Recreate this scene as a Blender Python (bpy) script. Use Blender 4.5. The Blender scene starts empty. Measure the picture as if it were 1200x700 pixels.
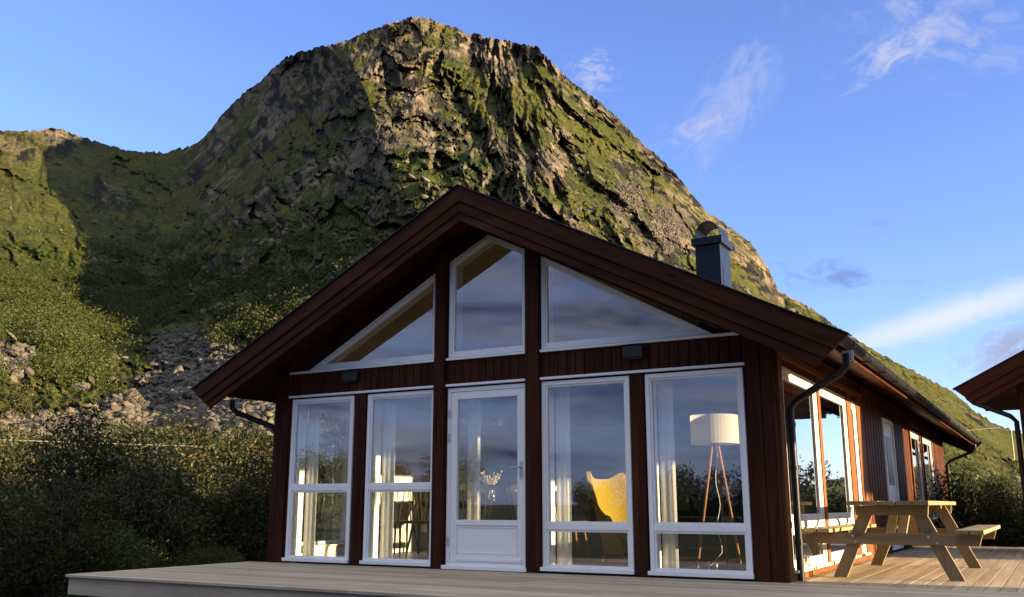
import bpy, math, random
import numpy as np
from mathutils import Vector
R = math.radians
random.seed(7)
rng = np.random.default_rng(11)
scn = bpy.context.scene
COL = scn.collection

# ------------------------------------------------------------------ camera
CAM = np.array([2.266, -9.030, 0.70]); YAW = R(29.82); PIT = R(12.46); FPX = 1093.5
cd = bpy.data.cameras.new('camera'); cam = bpy.data.objects.new('camera', cd); COL.objects.link(cam)
cam.location = CAM; cam.rotation_euler = (R(90) + PIT, 0, YAW)
cd.sensor_width = 36; cd.lens = FPX / 1200 * 36; cd.clip_start = .05; cd.clip_end = 8000
scn.camera = cam

scn.cycles.max_bounces = 7; scn.cycles.diffuse_bounces = 3; scn.cycles.glossy_bounces = 3; scn.cycles.transparent_max_bounces = 12
scn.cycles.transmission_bounces = 4; scn.cycles.caustics_reflective = False; scn.cycles.caustics_refractive = False

# ------------------------------------------------------------------ light and sky
SUN_EL, SUN_PHI = 7.5, 6.0            # degrees; azimuth counted from +X towards +Y
SUN_ENERGY, SKY, EXPO = 4.4, .056, 2.42
scn.view_settings.view_transform = 'Standard'; scn.view_settings.look = 'None'
scn.view_settings.exposure = EXPO; scn.view_settings.gamma = 1
sd = bpy.data.lights.new('sun', 'SUN'); sd.energy = SUN_ENERGY; sd.angle = R(.5); sd.color = (1.0, .72, .42)
sun = bpy.data.objects.new('sun', sd); COL.objects.link(sun)
sdir = Vector((math.cos(R(SUN_PHI))*math.cos(R(SUN_EL)), math.sin(R(SUN_PHI))*math.cos(R(SUN_EL)), math.sin(R(SUN_EL))))
sun.rotation_euler = sdir.to_track_quat('Z', 'Y').to_euler()

fwh = np.array([-math.sin(YAW), math.cos(YAW), 0.]); rgt = np.array([math.cos(YAW), math.sin(YAW), 0.])
fw = fwh*math.cos(PIT) + np.array([0, 0, math.sin(PIT)]); upv = np.cross(rgt, fw)
def pdir(px, py):                      # direction of a point seen in the 1200x700 photograph
    d = fw*FPX + rgt*(px-600) - upv*(py-350)
    return d/np.linalg.norm(d)
def ae(px, py):                        # azimuth right of the heading and elevation, degrees
    d = pdir(px, py)
    return math.degrees(math.atan2(d@rgt, d@fwh)), math.degrees(math.asin(d[2]))

world = bpy.data.worlds.new('World'); scn.world = world; world.use_nodes = True
class NT:
    def __init__(s, tree): s.t = tree; s.n = tree.nodes; s.l = tree.links
    def new(s, kind, **kw):
        n = s.n.new(kind)
        for k, v in kw.items():
            if k == 'inp':
                for a, b in v.items():
                    if hasattr(b, 'is_output') or isinstance(b, bpy.types.NodeSocket): s.l.new(b, n.inputs[a])
                    else: n.inputs[a].default_value = b
            else: setattr(n, k, v)
        return n
    def math(s, op, a, b=None, c=None, clamp=False):
        n = s.n.new('ShaderNodeMath'); n.operation = op; n.use_clamp = clamp
        for i, v in enumerate((a, b, c)):
            if v is None: continue
            if isinstance(v, bpy.types.NodeSocket): s.l.new(v, n.inputs[i])
            else: n.inputs[i].default_value = v
        return n.outputs[0]
    def mix(s, fac, a, b, mode='MIX'):
        n = s.n.new('ShaderNodeMix'); n.data_type = 'RGBA'; n.blend_type = mode
        for i, v in ((0, fac), (6, a), (7, b)):
            if isinstance(v, bpy.types.NodeSocket): s.l.new(v, n.inputs[i])
            else: n.inputs[i].default_value = (*v, 1) if isinstance(v, tuple) and len(v) == 3 else v
        return n.outputs[2]
    def ramp(s, fac, stops, interp='LINEAR'):
        n = s.n.new('ShaderNodeValToRGB'); n.color_ramp.interpolation = interp
        e = n.color_ramp.elements
        while len(e) < len(stops): e.new(.5)
        for q, (p, c) in zip(e, stops):
            q.position = p; q.color = (*c, 1) if isinstance(c, tuple) else (c, c, c, 1)
        s.l.new(fac, n.inputs[0]); return n.outputs[0]
    def noise(s, vec, scale, detail=4, rough=.55, dist=0):
        n = s.new('ShaderNodeTexNoise', inp={'Scale': scale, 'Detail': detail, 'Roughness': rough, 'Distortion': dist})
        s.l.new(vec, n.inputs['Vector']); return n.outputs['Fac']
    def mapping(s, vec, scale=(1, 1, 1), rot=(0, 0, 0), loc=(0, 0, 0)):
        n = s.new('ShaderNodeMapping', inp={'Scale': scale, 'Rotation': rot, 'Location': loc}); s.l.new(vec, n.inputs['Vector'])
        return n.outputs[0]

def build_world():
    w = NT(world.node_tree); w.n.clear()
    sky = w.new('ShaderNodeTexSky', sky_type='NISHITA', sun_disc=False, sun_elevation=R(SUN_EL+3), altitude=0,
                air_density=1.0, dust_density=.3, ozone_density=2.2)
    sky.sun_rotation = R(90-SUN_PHI)
    tc = w.new('ShaderNodeTexCoord').outputs['Generated']
    sep = w.new('ShaderNodeSeparateXYZ', inp={0: tc})
    col = sky.outputs[0]
    # the evening sky is deep and clean: a little more blue saturation
    col = w.mix(1., col, (.88, .90, 1.36), 'MULTIPLY')
    def cloud(px, py, wpx, hpx, ang, colr, dens, seed, scale=5., thr=.42, soft=.22):
        nonlocal col
        c = pdir(px, py); rr = np.cross(c, [0, 0, 1.]); rr /= np.linalg.norm(rr); uu = np.cross(rr, c)
        a = R(ang); e1 = rr*math.cos(a)+uu*math.sin(a); e2 = -rr*math.sin(a)+uu*math.cos(a)
        def dot(v):
            return w.new('ShaderNodeVectorMath', operation='DOT_PRODUCT', inp={0: tc, 1: tuple(v)}).outputs['Value']
        u = w.math('DIVIDE', dot(e1), wpx/FPX); v = w.math('DIVIDE', dot(e2), hpx/FPX); f = dot(c)
        r2 = w.math('ADD', w.math('MULTIPLY', u, u), w.math('MULTIPLY', v, v))
        g = w.math('MULTIPLY', w.math('EXPONENT', w.math('MULTIPLY', r2, -1.0)), w.math('GREATER_THAN', f, 0))
        cmb = w.new('ShaderNodeCombineXYZ', inp={0: u, 1: w.math('MULTIPLY', v, hpx/wpx*1.8), 2: seed})
        n = w.noise(cmb.outputs[0], scale*.5, 4, .58, .7)
        m = w.ramp(w.math('ADD', n, w.math('MULTIPLY', g, .30)), [(thr+.18, 0.), (thr+.18+soft*1.5, 1.)], 'EASE')
        m = w.math('MULTIPLY', w.math('MULTIPLY', m, g), dens, clamp=True)
        col = w.mix(m, col, colr)
    K = 1/SKY/2**EXPO
    def c_(r, g, b): return (r*K, g*K, b*K)
    cloud(865, 110, 120, 45, 52, c_(.50, .58, .86), .6, 1.3)
    cloud(820, 150, 60, 26, 15, c_(.62, .62, .85), .6, 4.3)
    cloud(695, 88, 34, 34, 0, c_(.55, .60, .88), .75, 7.1)
    cloud(1045, 62, 70, 22, 22, c_(.66, .68, .88), .8, 2.2)
    cloud(1110, 30, 95, 60, -30, c_(.50, .56, .85), .8, 9.4)
    cloud(975, 325, 80, 22, -8, c_(.22, .33, .66), .85, 3.6)
    cloud(1110, 372, 170, 16, 14, c_(.80, .88, 1.0), 1.0, 5.5, thr=.2)
    cloud(1190, 405, 60, 26, 20, c_(.42, .45, .62), .9, 6.9, thr=.3)
    cloud(1030, 262, 30, 12, 0, c_(.28, .42, .8), .6, 12.)
    # the cloud bank low over the sea, on the side the front windows mirror
    back = w.ramp(w.math('ADD', w.math('MULTIPLY', w.math('ADD', w.math('MULTIPLY', sep.outputs[0], -.42), w.math('MULTIPLY', sep.outputs[1], -.91)), .5), .5), [(.50, 0.), (.72, 1.)])
    el = sep.outputs[2]
    col = w.mix(w.math('MULTIPLY', back, .75), col, c_(.36, .50, .88))                 # thin veil, grey blue
    band = w.ramp(el, [(.0, .9), (.05, 1.), (.20, .95), (.30, .5), (.42, .12)])
    vm = w.mapping(tc, scale=(1.6, 1.6, 7.5))
    nb = w.ramp(w.noise(vm, 2.2, 5, .58, .5), [(.36, .35), (.60, 1.)])
    m = w.math('MULTIPLY', w.math('MULTIPLY', back, band), nb)
    vm2 = w.mapping(tc, scale=(2.4, 2.4, 12)); nn = w.ramp(w.noise(vm2, 2.6, 4, .55, .4), [(.40, 0.), (.66, 1.)])
    cc = w.mix(nn, c_(.085, .115, .24), c_(.46, .44, .50))
    col = w.mix(m, col, cc)
    # bright broken cloud added overhead, out of view, to lift the ambient light
    hi = w.ramp(el, [(.58, 0.), (.74, 1.)]); vm3 = w.mapping(tc, scale=(1, 1, .4)); n3 = w.ramp(w.noise(vm3, 3.2, 4, .6, .3), [(.36, .25), (.58, 1.)])
    col = w.mix(w.math('MULTIPLY', hi, n3), col, c_(1.62, 1.58, 1.50))
    bg = w.new('ShaderNodeBackground', inp={'Color': col, 'Strength': SKY})
    out = w.new('ShaderNodeOutputWorld'); w.l.new(bg.outputs[0], out.inputs[0])
build_world()

# ------------------------------------------------------------------ helpers
def origin(o):
    v = Vector((0, 0, 0))
    while o is not None: v += o.location; o = o.parent
    return v
def tag(o, label=None, cat=None, group=None, kind=None):
    if label: o['label'] = label
    if cat: o['category'] = cat
    if group: o['group'] = group
    if kind: o['kind'] = kind
    return o
def empty(name, loc=(0, 0, 0), label=None, cat=None, group=None):
    o = bpy.data.objects.new(name, None); COL.objects.link(o); o.location = loc; o.empty_display_size = .2
    return tag(o, label, cat, group)
def mesh_np(name, V, F, mat, parent=None, smooth=False, attrs=None):
    """V (n,3), F (m,k) arrays"""
    me = bpy.data.meshes.new(name); V = np.asarray(V, dtype=np.float32); F = np.asarray(F, dtype=np.int32); k = F.shape[1]
    me.vertices.add(len(V)); me.vertices.foreach_set('co', V.ravel())
    me.loops.add(F.size); me.loops.foreach_set('vertex_index', F.ravel())
    me.polygons.add(len(F)); me.polygons.foreach_set('loop_start', np.arange(0, F.size, k, dtype=np.int32))
    if smooth: me.polygons.foreach_set('use_smooth', np.ones(len(F), dtype=bool))
    me.update(calc_edges=True); me.validate()
    for an, av in (attrs or {}).items():
        at = me.attributes.new(an, 'FLOAT', 'POINT'); at.data.foreach_set('value', np.asarray(av, dtype=np.float32).ravel())
    me.materials.append(mat)
    o = bpy.data.objects.new(name, me); COL.objects.link(o)
    if parent: o.parent = parent
    return o
class MB:
    def __init__(s): s.v = []; s.f = []
    def add(s, vs, fs):
        b = len(s.v); s.v += [tuple(map(float, p)) for p in vs]; s.f += [tuple(b+i for i in f) for f in fs]; return s
    def box(s, x0, x1, y0, y1, z0, z1):
        if x0 > x1: x0, x1 = x1, x0
        if y0 > y1: y0, y1 = y1, y0
        if z0 > z1: z0, z1 = z1, z0
        return s.add([(x0,y0,z0),(x1,y0,z0),(x1,y1,z0),(x0,y1,z0),(x0,y0,z1),(x1,y0,z1),(x1,y1,z1),(x0,y1,z1)],
              [(0,3,2,1),(4,5,6,7),(0,1,5,4),(1,2,6,5),(2,3,7,6),(3,0,4,7)])
    def prism(s, poly, a0, a1, axis='y'):
        n = len(poly)
        A = sum(poly[i][0]*poly[(i+1) % n][1]-poly[(i+1) % n][0]*poly[i][1] for i in range(n))
        if A < 0: poly = poly[::-1]
        m = {'y': lambda p, q: (p[0], q, p[1]), 'x': lambda p, q: (q, p[0], p[1]), 'z': lambda p, q: (p[0], p[1], q)}[axis]
        vs = [m(p, a0) for p in poly]+[m(p, a1) for p in poly]
        fs = [tuple(range(n)), tuple(range(2*n-1, n-1, -1))]
        fs += [(i, i+n, (i+1) % n+n, (i+1) % n) for i in range(n)]
        if (axis != 'y') != (a1 < a0): fs = [f[::-1] for f in fs]
        return s.add(vs, fs)
    def ring(s, poly, w, a0, a1, axis='y'):     # a frame: polygon outline with an inset of w
        n = len(poly)
        A = sum(poly[i][0]*poly[(i+1) % n][1]-poly[(i+1) % n][0]*poly[i][1] for i in range(n))
        if A < 0: poly = poly[::-1]
        inn = inset(poly, w)
        for i in range(n):
            j = (i+1) % n; s.prism([poly[i], poly[j], inn[j], inn[i]], a0, a1, axis)
        return s
    def beam(s, p0, p1, w, h, up=(0, 0, 1)):     # rectangular bar between two points
        p0 = Vector(p0); p1 = Vector(p1); d = (p1-p0).normalized(); u = Vector(up); r = d.cross(u).normalized(); u = r.cross(d)
        vs = [p+r*a*w/2+u*b*h/2 for p in (p0, p1) for a, b in ((-1,-1),(1,-1),(1,1),(-1,1))]
        return s.add(vs, [(0,1,2,3),(7,6,5,4),(0,4,5,1),(1,5,6,2),(2,6,7,3),(3,7,4,0)])
    def tube(s, pts, rad, n=10, caps=True):
        pts = [Vector(p) for p in pts]; m = len(pts)
        if not hasattr(rad, '__len__'): rad = [rad]*m
        prev = None; vs = []; fs = []
        for i, p in enumerate(pts):
            d = (pts[min(i+1, m-1)]-pts[max(i-1, 0)]).normalized()
            if prev is None:
                a = Vector((0, 0, 1)) if abs(d.z) < .9 else Vector((1, 0, 0)); r = d.cross(a).normalized()
            else: r = (prev-d*prev.dot(d)).normalized()
            prev = r; u = d.cross(r)
            vs += [p+(r*math.cos(t)+u*math.sin(t))*rad[i] for t in [2*math.pi*k/n for k in range(n)]]
        for i in range(m-1):
            for k in range(n):
                fs.append((i*n+k, i*n+(k+1) % n, (i+1)*n+(k+1) % n, (i+1)*n+k))
        if caps: fs += [tuple(range(n))[::-1], tuple((m-1)*n+k for k in range(n))]
        return s.add(vs, fs)
    def build(s, name, mat, parent=None, smooth=False, bevel=0, label=None):
        me = bpy.data.meshes.new(name); o0 = origin(parent)
        me.from_pydata([(x-o0.x, y-o0.y, z-o0.z) for x, y, z in s.v], [], s.f); me.validate(); me.materials.append(mat)
        if smooth:
            for p in me.polygons: p.use_smooth = True
        o = bpy.data.objects.new(name, me); COL.objects.link(o)
        if parent: o.parent = parent
        if smooth: me.set_sharp_from_angle(angle=R(40))
        if bevel:
            b = o.modifiers.new('bevel', 'BEVEL'); b.width = bevel; b.segments = 2; b.limit_method = 'ANGLE'
        if label: o['label'] = label
        return o
def inset(poly, w):
    n = len(poly); out = []
    for i in range(n):
        p, q, r = Vector(poly[i-1]), Vector(poly[i]), Vector(poly[(i+1) % n])
        d0 = (q-p).normalized(); d1 = (r-q).normalized(); n0 = Vector((-d0.y, d0.x)); n1 = Vector((-d1.y, d1.x))
        b = (n0+n1); b = b/(b.dot(n0)); out.append(tuple(q+b*w))
    return out
def copy_tree(o, parent=None):
    c = o.copy(); COL.objects.link(c); c.parent = parent
    for ch in list(o.children): copy_tree(ch, c)
    return c

# ------------------------------------------------------------------ materials
def mat(name): 
    m = bpy.data.materials.new(name); m.use_nodes = True; w = NT(m.node_tree); w.n.clear()
    out = w.new('ShaderNodeOutputMaterial'); return m, w, out
def finish(w, out, color, rough=.6, bump=None, bdist=.01, bstr=.5, **kw):
    b = w.new('ShaderNodeBsdfPrincipled')
    for k, v in [('Base Color', color), ('Roughness', rough)]+list(kw.items()):
        if isinstance(v, bpy.types.NodeSocket): w.l.new(v, b.inputs[k])
        else: b.inputs[k].default_value = (*v, 1) if isinstance(v, tuple) and len(v) == 3 else v
    if bump is not None:
        bn = w.new('ShaderNodeBump', inp={'Distance': bdist, 'Strength': bstr, 'Height': bump}); w.l.new(bn.outputs[0], b.inputs['Normal'])
    w.l.new(b.outputs[0], out.inputs[0]); return b
def wood(name, dark, light, grain=(1, 1, 1), rot=(0, 0, 0), rough=.55, knots=True, wear=None, var=.35, spec=.08, scale=1.):
    """grain: stretch vector (small value along the grain)"""
    m, w, out = mat(name)
    tc = w.new('ShaderNodeTexCoord').outputs['Object']
    isl = w.new('ShaderNodeNewGeometry').outputs['Random Per Island']
    off = w.new('ShaderNodeCombineXYZ', inp={0: w.math('MULTIPLY', isl, 37.), 1: w.math('MULTIPLY', isl, 11.), 2: w.math('MULTIPLY', isl, 23.)})
    v = w.new('ShaderNodeVectorMath', operation='ADD', inp={0: tc, 1: off.outputs[0]}).outputs[0]
    v1 = w.mapping(w.mapping(v, rot=rot), scale=tuple(g*scale for g in grain))
    g1 = w.noise(v1, 14, 5, .6, .6); g2 = w.noise(v1, 60, 3, .6)
    g = w.math('ADD', w.math('MULTIPLY', g1, .65), w.math('MULTIPLY', g2, .35))
    c = w.mix(w.ramp(g, [(.32, 0.), (.68, 1.)]), dark, light)
    bl = w.noise(v, 1.3, 4, .6); c = w.mix(w.ramp(bl, [(.3, .35), (.7, 0.)]), c, dark)
    c = w.new('ShaderNodeHueSaturation', inp={'Color': c, 'Value': w.math('ADD', 1-var/2, w.math('MULTIPLY', isl, var))}).outputs[0]
    if knots:
        vo = w.new('ShaderNodeTexVoronoi', inp={'Scale': 3.2, 'Randomness': 1.}); w.l.new(w.mapping(w.mapping(v, rot=rot), scale=tuple(max(.35, q) for q in grain)), vo.inputs['Vector'])
        k = w.ramp(vo.outputs['Distance'], [(.03, 1.), (.075, 0.)]); c = w.mix(w.math('MULTIPLY', k, .75), c, tuple(q*.35 for q in dark))
    if wear:
        ww = w.ramp(w.noise(w.mapping(v, scale=tuple(g*.5 for g in grain)), 7, 6, .65), [(.56, 0.), (.72, 1.)]); c = w.mix(w.math('MULTIPLY', ww, .5), c, wear)
    finish(w, out, c, rough, g, .004, .5, **{'Specular IOR Level': spec})
    return m
def plain(name, col, rough=.5, var=.12, scale=6, bump=0, bscale=80, metallic=0., spec=.5, dirt=None):
    m, w, out = mat(name); tc = w.new('ShaderNodeTexCoord').outputs['Object']
    n = w.noise(tc, scale, 5, .6)
    c = w.mix(w.ramp(n, [(.3, 0.), (.7, 1.)]), tuple(q*(1-var) for q in col), tuple(min(1, q*(1+var)) for q in col))
    if dirt: c = w.mix(w.math('MULTIPLY', w.ramp(w.noise(tc, scale*2.3, 6, .7), [(.5, 0.), (.75, 1.)]), dirt[1]), c, dirt[0])
    h = w.noise(tc, bscale, 3) if bump else None
    finish(w, out, c, rough, h, bump or .001, .5, Metallic=metallic, **{'Specular IOR Level': spec})
    return m
def leaf(name, a, b, trans=.3, c3=None, nsc=.9):
    m, w, out = mat(name)
    isl = w.new('ShaderNodeNewGeometry').outputs['Random Per Island']
    tc = w.new('ShaderNodeTexCoord').outputs['Object']
    oi = w.new('ShaderNodeObjectInfo').outputs['Random']
    n = w.noise(tc, nsc, 3); f = w.math('ADD', w.math('MULTIPLY', isl, .45), w.math('MULTIPLY', n, .5), clamp=True)
    c = w.mix(f, a, b)
    if c3: c = w.mix(w.math('GREATER_THAN', isl, .93), c, c3)
    c = w.new('ShaderNodeHueSaturation', inp={'Color': c, 'Value': w.math('ADD', .8, w.math('MULTIPLY', oi, .4)), 'Hue': w.math('ADD', .49, w.math('MULTIPLY', oi, .02))}).outputs[0]
    d = w.new('ShaderNodeBsdfPrincipled', inp={'Base Color': c, 'Roughness': .6, 'Specular IOR Level': .25})
    t = w.new('ShaderNodeBsdfTranslucent', inp={'Color': c})
    x = w.new('ShaderNodeMixShader', inp={0: trans, 1: d.outputs[0], 2: t.outputs[0]}); w.l.new(x.outputs[0], out.inputs[0])
    return m
SL = math.atan(.509)
STAIN_D, STAIN_L = (.018, .0054, .0026), (.094, .027, .0105)
M = {}
M['stain_v'] = wood('stain_vertical', STAIN_D, STAIN_L, (1, 1, .06), wear=(.12, .042, .018))
M['stain_sunlit'] = wood('stain_sunlit_wall', (.035, .012, .006), (.115, .044, .018), (1, 1, .06), wear=(.16, .075, .032))  # front stain made lighter and more orange to imitate sun on this wall
M['casing'] = wood('stain_sunlit_casing', (.10, .038, .014), (.22, .098, .036), (1, 1, .06), wear=(.24, .13, .06))  # same stain again, with its sunlit orange tone put into the colour
M['casing_y'] = wood('stain_sunlit_casing_lengthwise', (.10, .038, .014), (.22, .098, .036), (1, .06, 1))  # lengthwise twin of the sun-toned casing stain
M['stain_y'] = wood('stain_lengthwise', STAIN_D, STAIN_L, (1, .06, 1))
M['stain_x'] = wood('stain_across', STAIN_D, STAIN_L, (.06, 1, 1))
M['barge_l'] = wood('stain_left_rake', STAIN_D, STAIN_L, (.06, 1, 1), rot=(0, SL, 0), wear=(.12, .038, .018))
M['barge_r'] = wood('stain_right_rake', STAIN_D, STAIN_L, (.06, 1, 1), rot=(0, -SL, 0), wear=(.12, .038, .018))
M['soffit'] = wood('stain_soffit', (.035, .011, .008), (.08, .025, .014), (1, .06, 1), knots=False)
M['deck_x'] = wood('deck_wood_across', (.30, .235, .155), (.60, .50, .36), (.05, 1, 1), wear=(.46, .39, .29), rough=.75, var=.42, spec=.2)
M['deck_y'] = wood('deck_wood_lengthwise', (.26, .20, .125), (.50, .41, .27), (1, .05, 1), wear=(.40, .35, .28), rough=.75, var=.42, spec=.2)
M['table'] = wood('pine_weathered', (.15, .118, .062), (.31, .245, .135), (1, .05, 1), rough=.7, var=.3, spec=.2)
M['table_z'] = wood('pine_weathered_upright', (.15, .118, .066), (.30, .24, .135), (1, 1, .06), rough=.7, var=.3, spec=.2)
M['table_x'] = wood('pine_weathered_across', (.15, .118, .066), (.30, .24, .135), (.06, 1, 1), rough=.7, var=.3, spec=.2)
M['oak'] = wood('oak', (.22, .10, .035), (.42, .22, .09), (1, 1, .06), rough=.45, knots=False)
M['birch'] = wood('birch', (.50, .42, .27), (.70, .62, .44), (1, 1, .06), rough=.45, knots=False)
M['oak_floor'] = wood('oak_floor', (.16, .10, .055), (.28, .18, .10), (1, .05, 1), rough=.35, knots=False)
M['white'] = plain('white_paint', (.86, .86, .83), .4, .03, 3, dirt=((.55, .52, .45), .22))
M['cream'] = plain('cream_paint', (.60, .57, .50), .4, .05, 3, dirt=((.45, .38, .3), .3))
M['inner'] = plain('interior_paint', (.78, .77, .74), .7, .04, 2)
M['inner_dark'] = plain('interior_back_wall', (.16, .15, .135), .7, .06, 2)  # back wall of the room, darker than the other inner walls
M['ceil'] = wood('ceiling_pine', (.30, .26, .18), (.46, .40, .28), (1, .05, 1), knots=False, var=.1)
M['black'] = plain('black_metal', (.010, .011, .012), .4, .2, 20, spec=.4)
M['chim'] = plain('chimney_metal', (.006, .010, .022), .38, .15, 8, spec=.2, dirt=((.015, .015, .015), .3))
M['roofing'] = plain('roof_felt', (.045, .045, .048), .8, .25, 9, bump=.004, bscale=200)
M['galv'] = plain('galvanised_steel', (.55, .55, .54), .4, .12, 30, metallic=.6)
M['concrete'] = plain('concrete', (.28, .27, .25), .9, .2, 4, bump=.01, bscale=40)
M['curtain'] = plain('curtain_cloth', (.92, .92, .89), .9, .03, 5)
def linen():
    m, w, out = mat('lampshade_linen'); d = w.new('ShaderNodeBsdfDiffuse', inp={'Color': (.88, .86, .78, 1)}); t = w.new('ShaderNodeBsdfTranslucent', inp={'Color': (.9, .86, .74, 1)})
    x = w.new('ShaderNodeMixShader', inp={0: .5, 1: d.outputs[0], 2: t.outputs[0]}); w.l.new(x.outputs[0], out.inputs[0]); return m
M['lampshade'] = linen()
M['yellow'] = plain('mustard_wool', (.33, .235, .03), .9, .12, 30, bump=.002, bscale=250, spec=.2)
M['sofa'] = plain('charcoal_wool', (.03, .032, .036), .95, .2, 30, bump=.002, bscale=250, spec=.2)
M['blackwood'] = plain('black_lacquer', (.02, .02, .02), .4, .1, 20)
M['candle'] = plain('candle_wax', (.8, .78, .7), .5, .03, 20)
M['bark'] = plain('bark', (.10, .085, .07), .9, .4, 8, bump=.01, bscale=30)
M['brass'] = plain('brass', (.6, .42, .18), .3, .1, 20, metallic=.9)
def glass(name, tint=(.93, .95, .94), refl=1.0):
    m, w, out = mat(name)
    fr = w.new('ShaderNodeFresnel', inp={'IOR': 1.52}).outputs[0]
    f = w.math('ADD', w.math('MULTIPLY', fr, 2.3*refl), .19, clamp=True)      # two panes mirror about twice what one does, the heat coating adds some
    f = w.math('MULTIPLY', f, w.math('SUBTRACT', 1, w.new('ShaderNodeNewGeometry').outputs['Backfacing']))   # each pane mirrors once, on its outer face
    tc = w.new('ShaderNodeTexCoord').outputs['Object']
    bn = w.new('ShaderNodeBump', inp={'Distance': .0012, 'Strength': .35, 'Height': w.noise(tc, 1.3, 2)})
    g = w.new('ShaderNodeBsdfGlossy', inp={'Color': (.80, .90, 1, 1), 'Roughness': .012}); w.l.new(bn.outputs[0], g.inputs['Normal'])
    t = w.new('ShaderNodeBsdfTransparent', inp={'Color': (*tint, 1)})
    x = w.new('ShaderNodeMixShader', inp={0: f, 1: t.outputs[0], 2: g.outputs[0]}); w.l.new(x.outputs[0], out.inputs[0])
    return m
M['glass'] = glass('window_glass')
M['leaf_dark'] = leaf('leaf_willow', (.009, .014, .0035), (.054, .056, .010), .3, (.13, .08, .025))
M['leaf_mid'] = leaf('leaf_birch', (.017, .027, .005), (.068, .076, .015), .3, (.16, .12, .03))
M['leaf_foot'] = leaf('leaf_foot_scrub', (.008, .013, .003), (.048, .050, .010), .25, (.11, .07, .03), .2)
M['leaf_olive'] = leaf('leaf_hill_scrub', (.008, .017, .003), (.060, .080, .011), .25, (.08, .06, .015), .12)

# ------------------------------------------------------------------ noise
def hash3(ix, iy, iz, seed):
    h = (ix.astype(np.uint32)*np.uint32(374761393) + iy.astype(np.uint32)*np.uint32(668265263) + iz.astype(np.uint32)*np.uint32(2246822519) + np.uint32(seed*3266489917 & 0xffffffff))
    h = (h ^ (h >> np.uint32(13)))*np.uint32(1274126177); h = h ^ (h >> np.uint32(16))
    return (h & np.uint32(0xffffff)).astype(np.float32)/16777215.
def vnoise(x, y, z, seed=0):
    xi, yi, zi = np.floor(x), np.floor(y), np.floor(z); fx, fy, fz = x-xi, y-yi, z-zi
    fx, fy, fz = [t*t*t*(t*(t*6-15)+10) for t in (fx, fy, fz)]
    xi, yi, zi = [t.astype(np.int64) for t in (xi, yi, zi)]
    r = 0
    for dx in (0, 1):
        wx = fx if dx else 1-fx
        for dy in (0, 1):
            wy = fy if dy else 1-fy
            for dz in (0, 1):
                r = r + wx*wy*(fz if dz else 1-fz)*hash3(xi+dx, yi+dy, zi+dz, seed)
    return r*2-1
def fbm(x, y, z, oct=4, seed=0, gain=.5, ridge=False):
    s = 0; a = 1; t = 0
    for o in range(oct):
        n = vnoise(x, y, z, seed+o*17)
        if ridge: n = 1-2*np.abs(n)
        s = s+a*n; t += a; a *= gain; x, y, z = x*2.03+11.3, y*2.03+5.7, z*2.03+3.1
    return s/t
def sstep(a, b, x):
    t = np.clip((x-a)/(b-a), 0, 1); return t*t*(3-2*t)

def facets(u, v, seed, tilt=1.):
    """broken-rock relief: every cell of a jittered grid is one tilted face"""
    ui, vi = np.floor(u).astype(np.int64), np.floor(v).astype(np.int64); best = np.full(u.shape, 1e9); val = np.zeros(u.shape); z = np.zeros_like(ui)
    for dx in (-1, 0, 1):
        for dy in (-1, 0, 1):
            cx, cy = ui+dx, vi+dy; fx = cx+hash3(cx, cy, z, seed); fy = cy+hash3(cx, cy, z, seed+1)
            d = (u-fx)**2+(v-fy)**2; h = hash3(cx, cy, z, seed+2)*2-1
            q = h+tilt*((hash3(cx, cy, z, seed+3)*2-1)*(u-fx)+(hash3(cx, cy, z, seed+4)*2-1)*(v-fy))
            k = d < best; best = np.where(k, d, best); val = np.where(k, q, val)
    return val
# ------------------------------------------------------------------ mountain
SIL = [(-260,200),(-120,165),(-40,150),(0,152),(30,153),(62,151),(75,152),(90,158),(110,166),(150,176),(190,179),(215,175),(240,160),(255,140),(275,118),(300,100),(320,80),(333,68),
 (350,60),(380,54),(400,50),(430,37),(460,25),(485,20),(505,21),(520,27),(545,38),(570,44),(600,50),(630,57),(650,75),(665,92),(690,110),(710,125),(730,145),(755,170),
 (780,190),(800,215),(830,250),(850,262),(880,285),(900,315),(912,340),(950,362),(1000,395),(1040,420),(1080,440),(1110,455),(1140,480),(1170,500),(1230,520),(1400,540),(1600,560)]
sil = np.array([ae(*p) for p in SIL])
NA, NE = 1350, 430
A1 = np.linspace(-46, 44, NA)
er = np.interp(A1, sil[:, 0], sil[:, 1]); ker = np.exp(-np.linspace(-2, 2, 61)**2); ker /= ker.sum(); ers = np.convolve(np.pad(er, 30, mode='edge'), ker, mode='valid')
er = er + .10*fbm(A1*1.3, A1*0, A1*0, 3, 5) + .12*fbm(A1*7, A1*0, A1*0, 3, 6)
E0 = -3.25
h1 = np.linspace(0, 1, NE)
A, Hh = np.meshgrid(A1, h1); ER = np.broadcast_to(er, A.shape)
Eg = E0+(ER-E0)*Hh; Hh = np.clip((Eg-E0)/(ers[None]-E0), 0, 1.02)
def pline(pts):      # polyline through photo points as azimuth(elevation)
    q = np.array(sorted([ae(*p)[::-1] for p in pts])); return np.interp(Eg, q[:, 0], q[:, 1])
GL = np.interp(Hh, [0,.21,.286,.40,.51,.75,1], [0,.044,.078,.14,.22,.46,1])
GC = np.interp(Hh, [0,.147,.35,.54,.70,.79,.93,1], [0,.03,.13,.27,.43,.57,.82,1])
GR = Hh**1.75
wc = sstep(-19, -6, A)*(1-sstep(8, 17, A)); wr = sstep(8, 17, A); wl = 1-wc-wr
G = GL*wl+GC*wc+GR*wr
aL = pline([(385,55),(425,100),(450,170),(478,230),(505,300),(540,420),(560,600)])
lft = np.clip(aL-A, 0, 60); rt = np.clip(A-aL, 0, 60)
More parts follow.
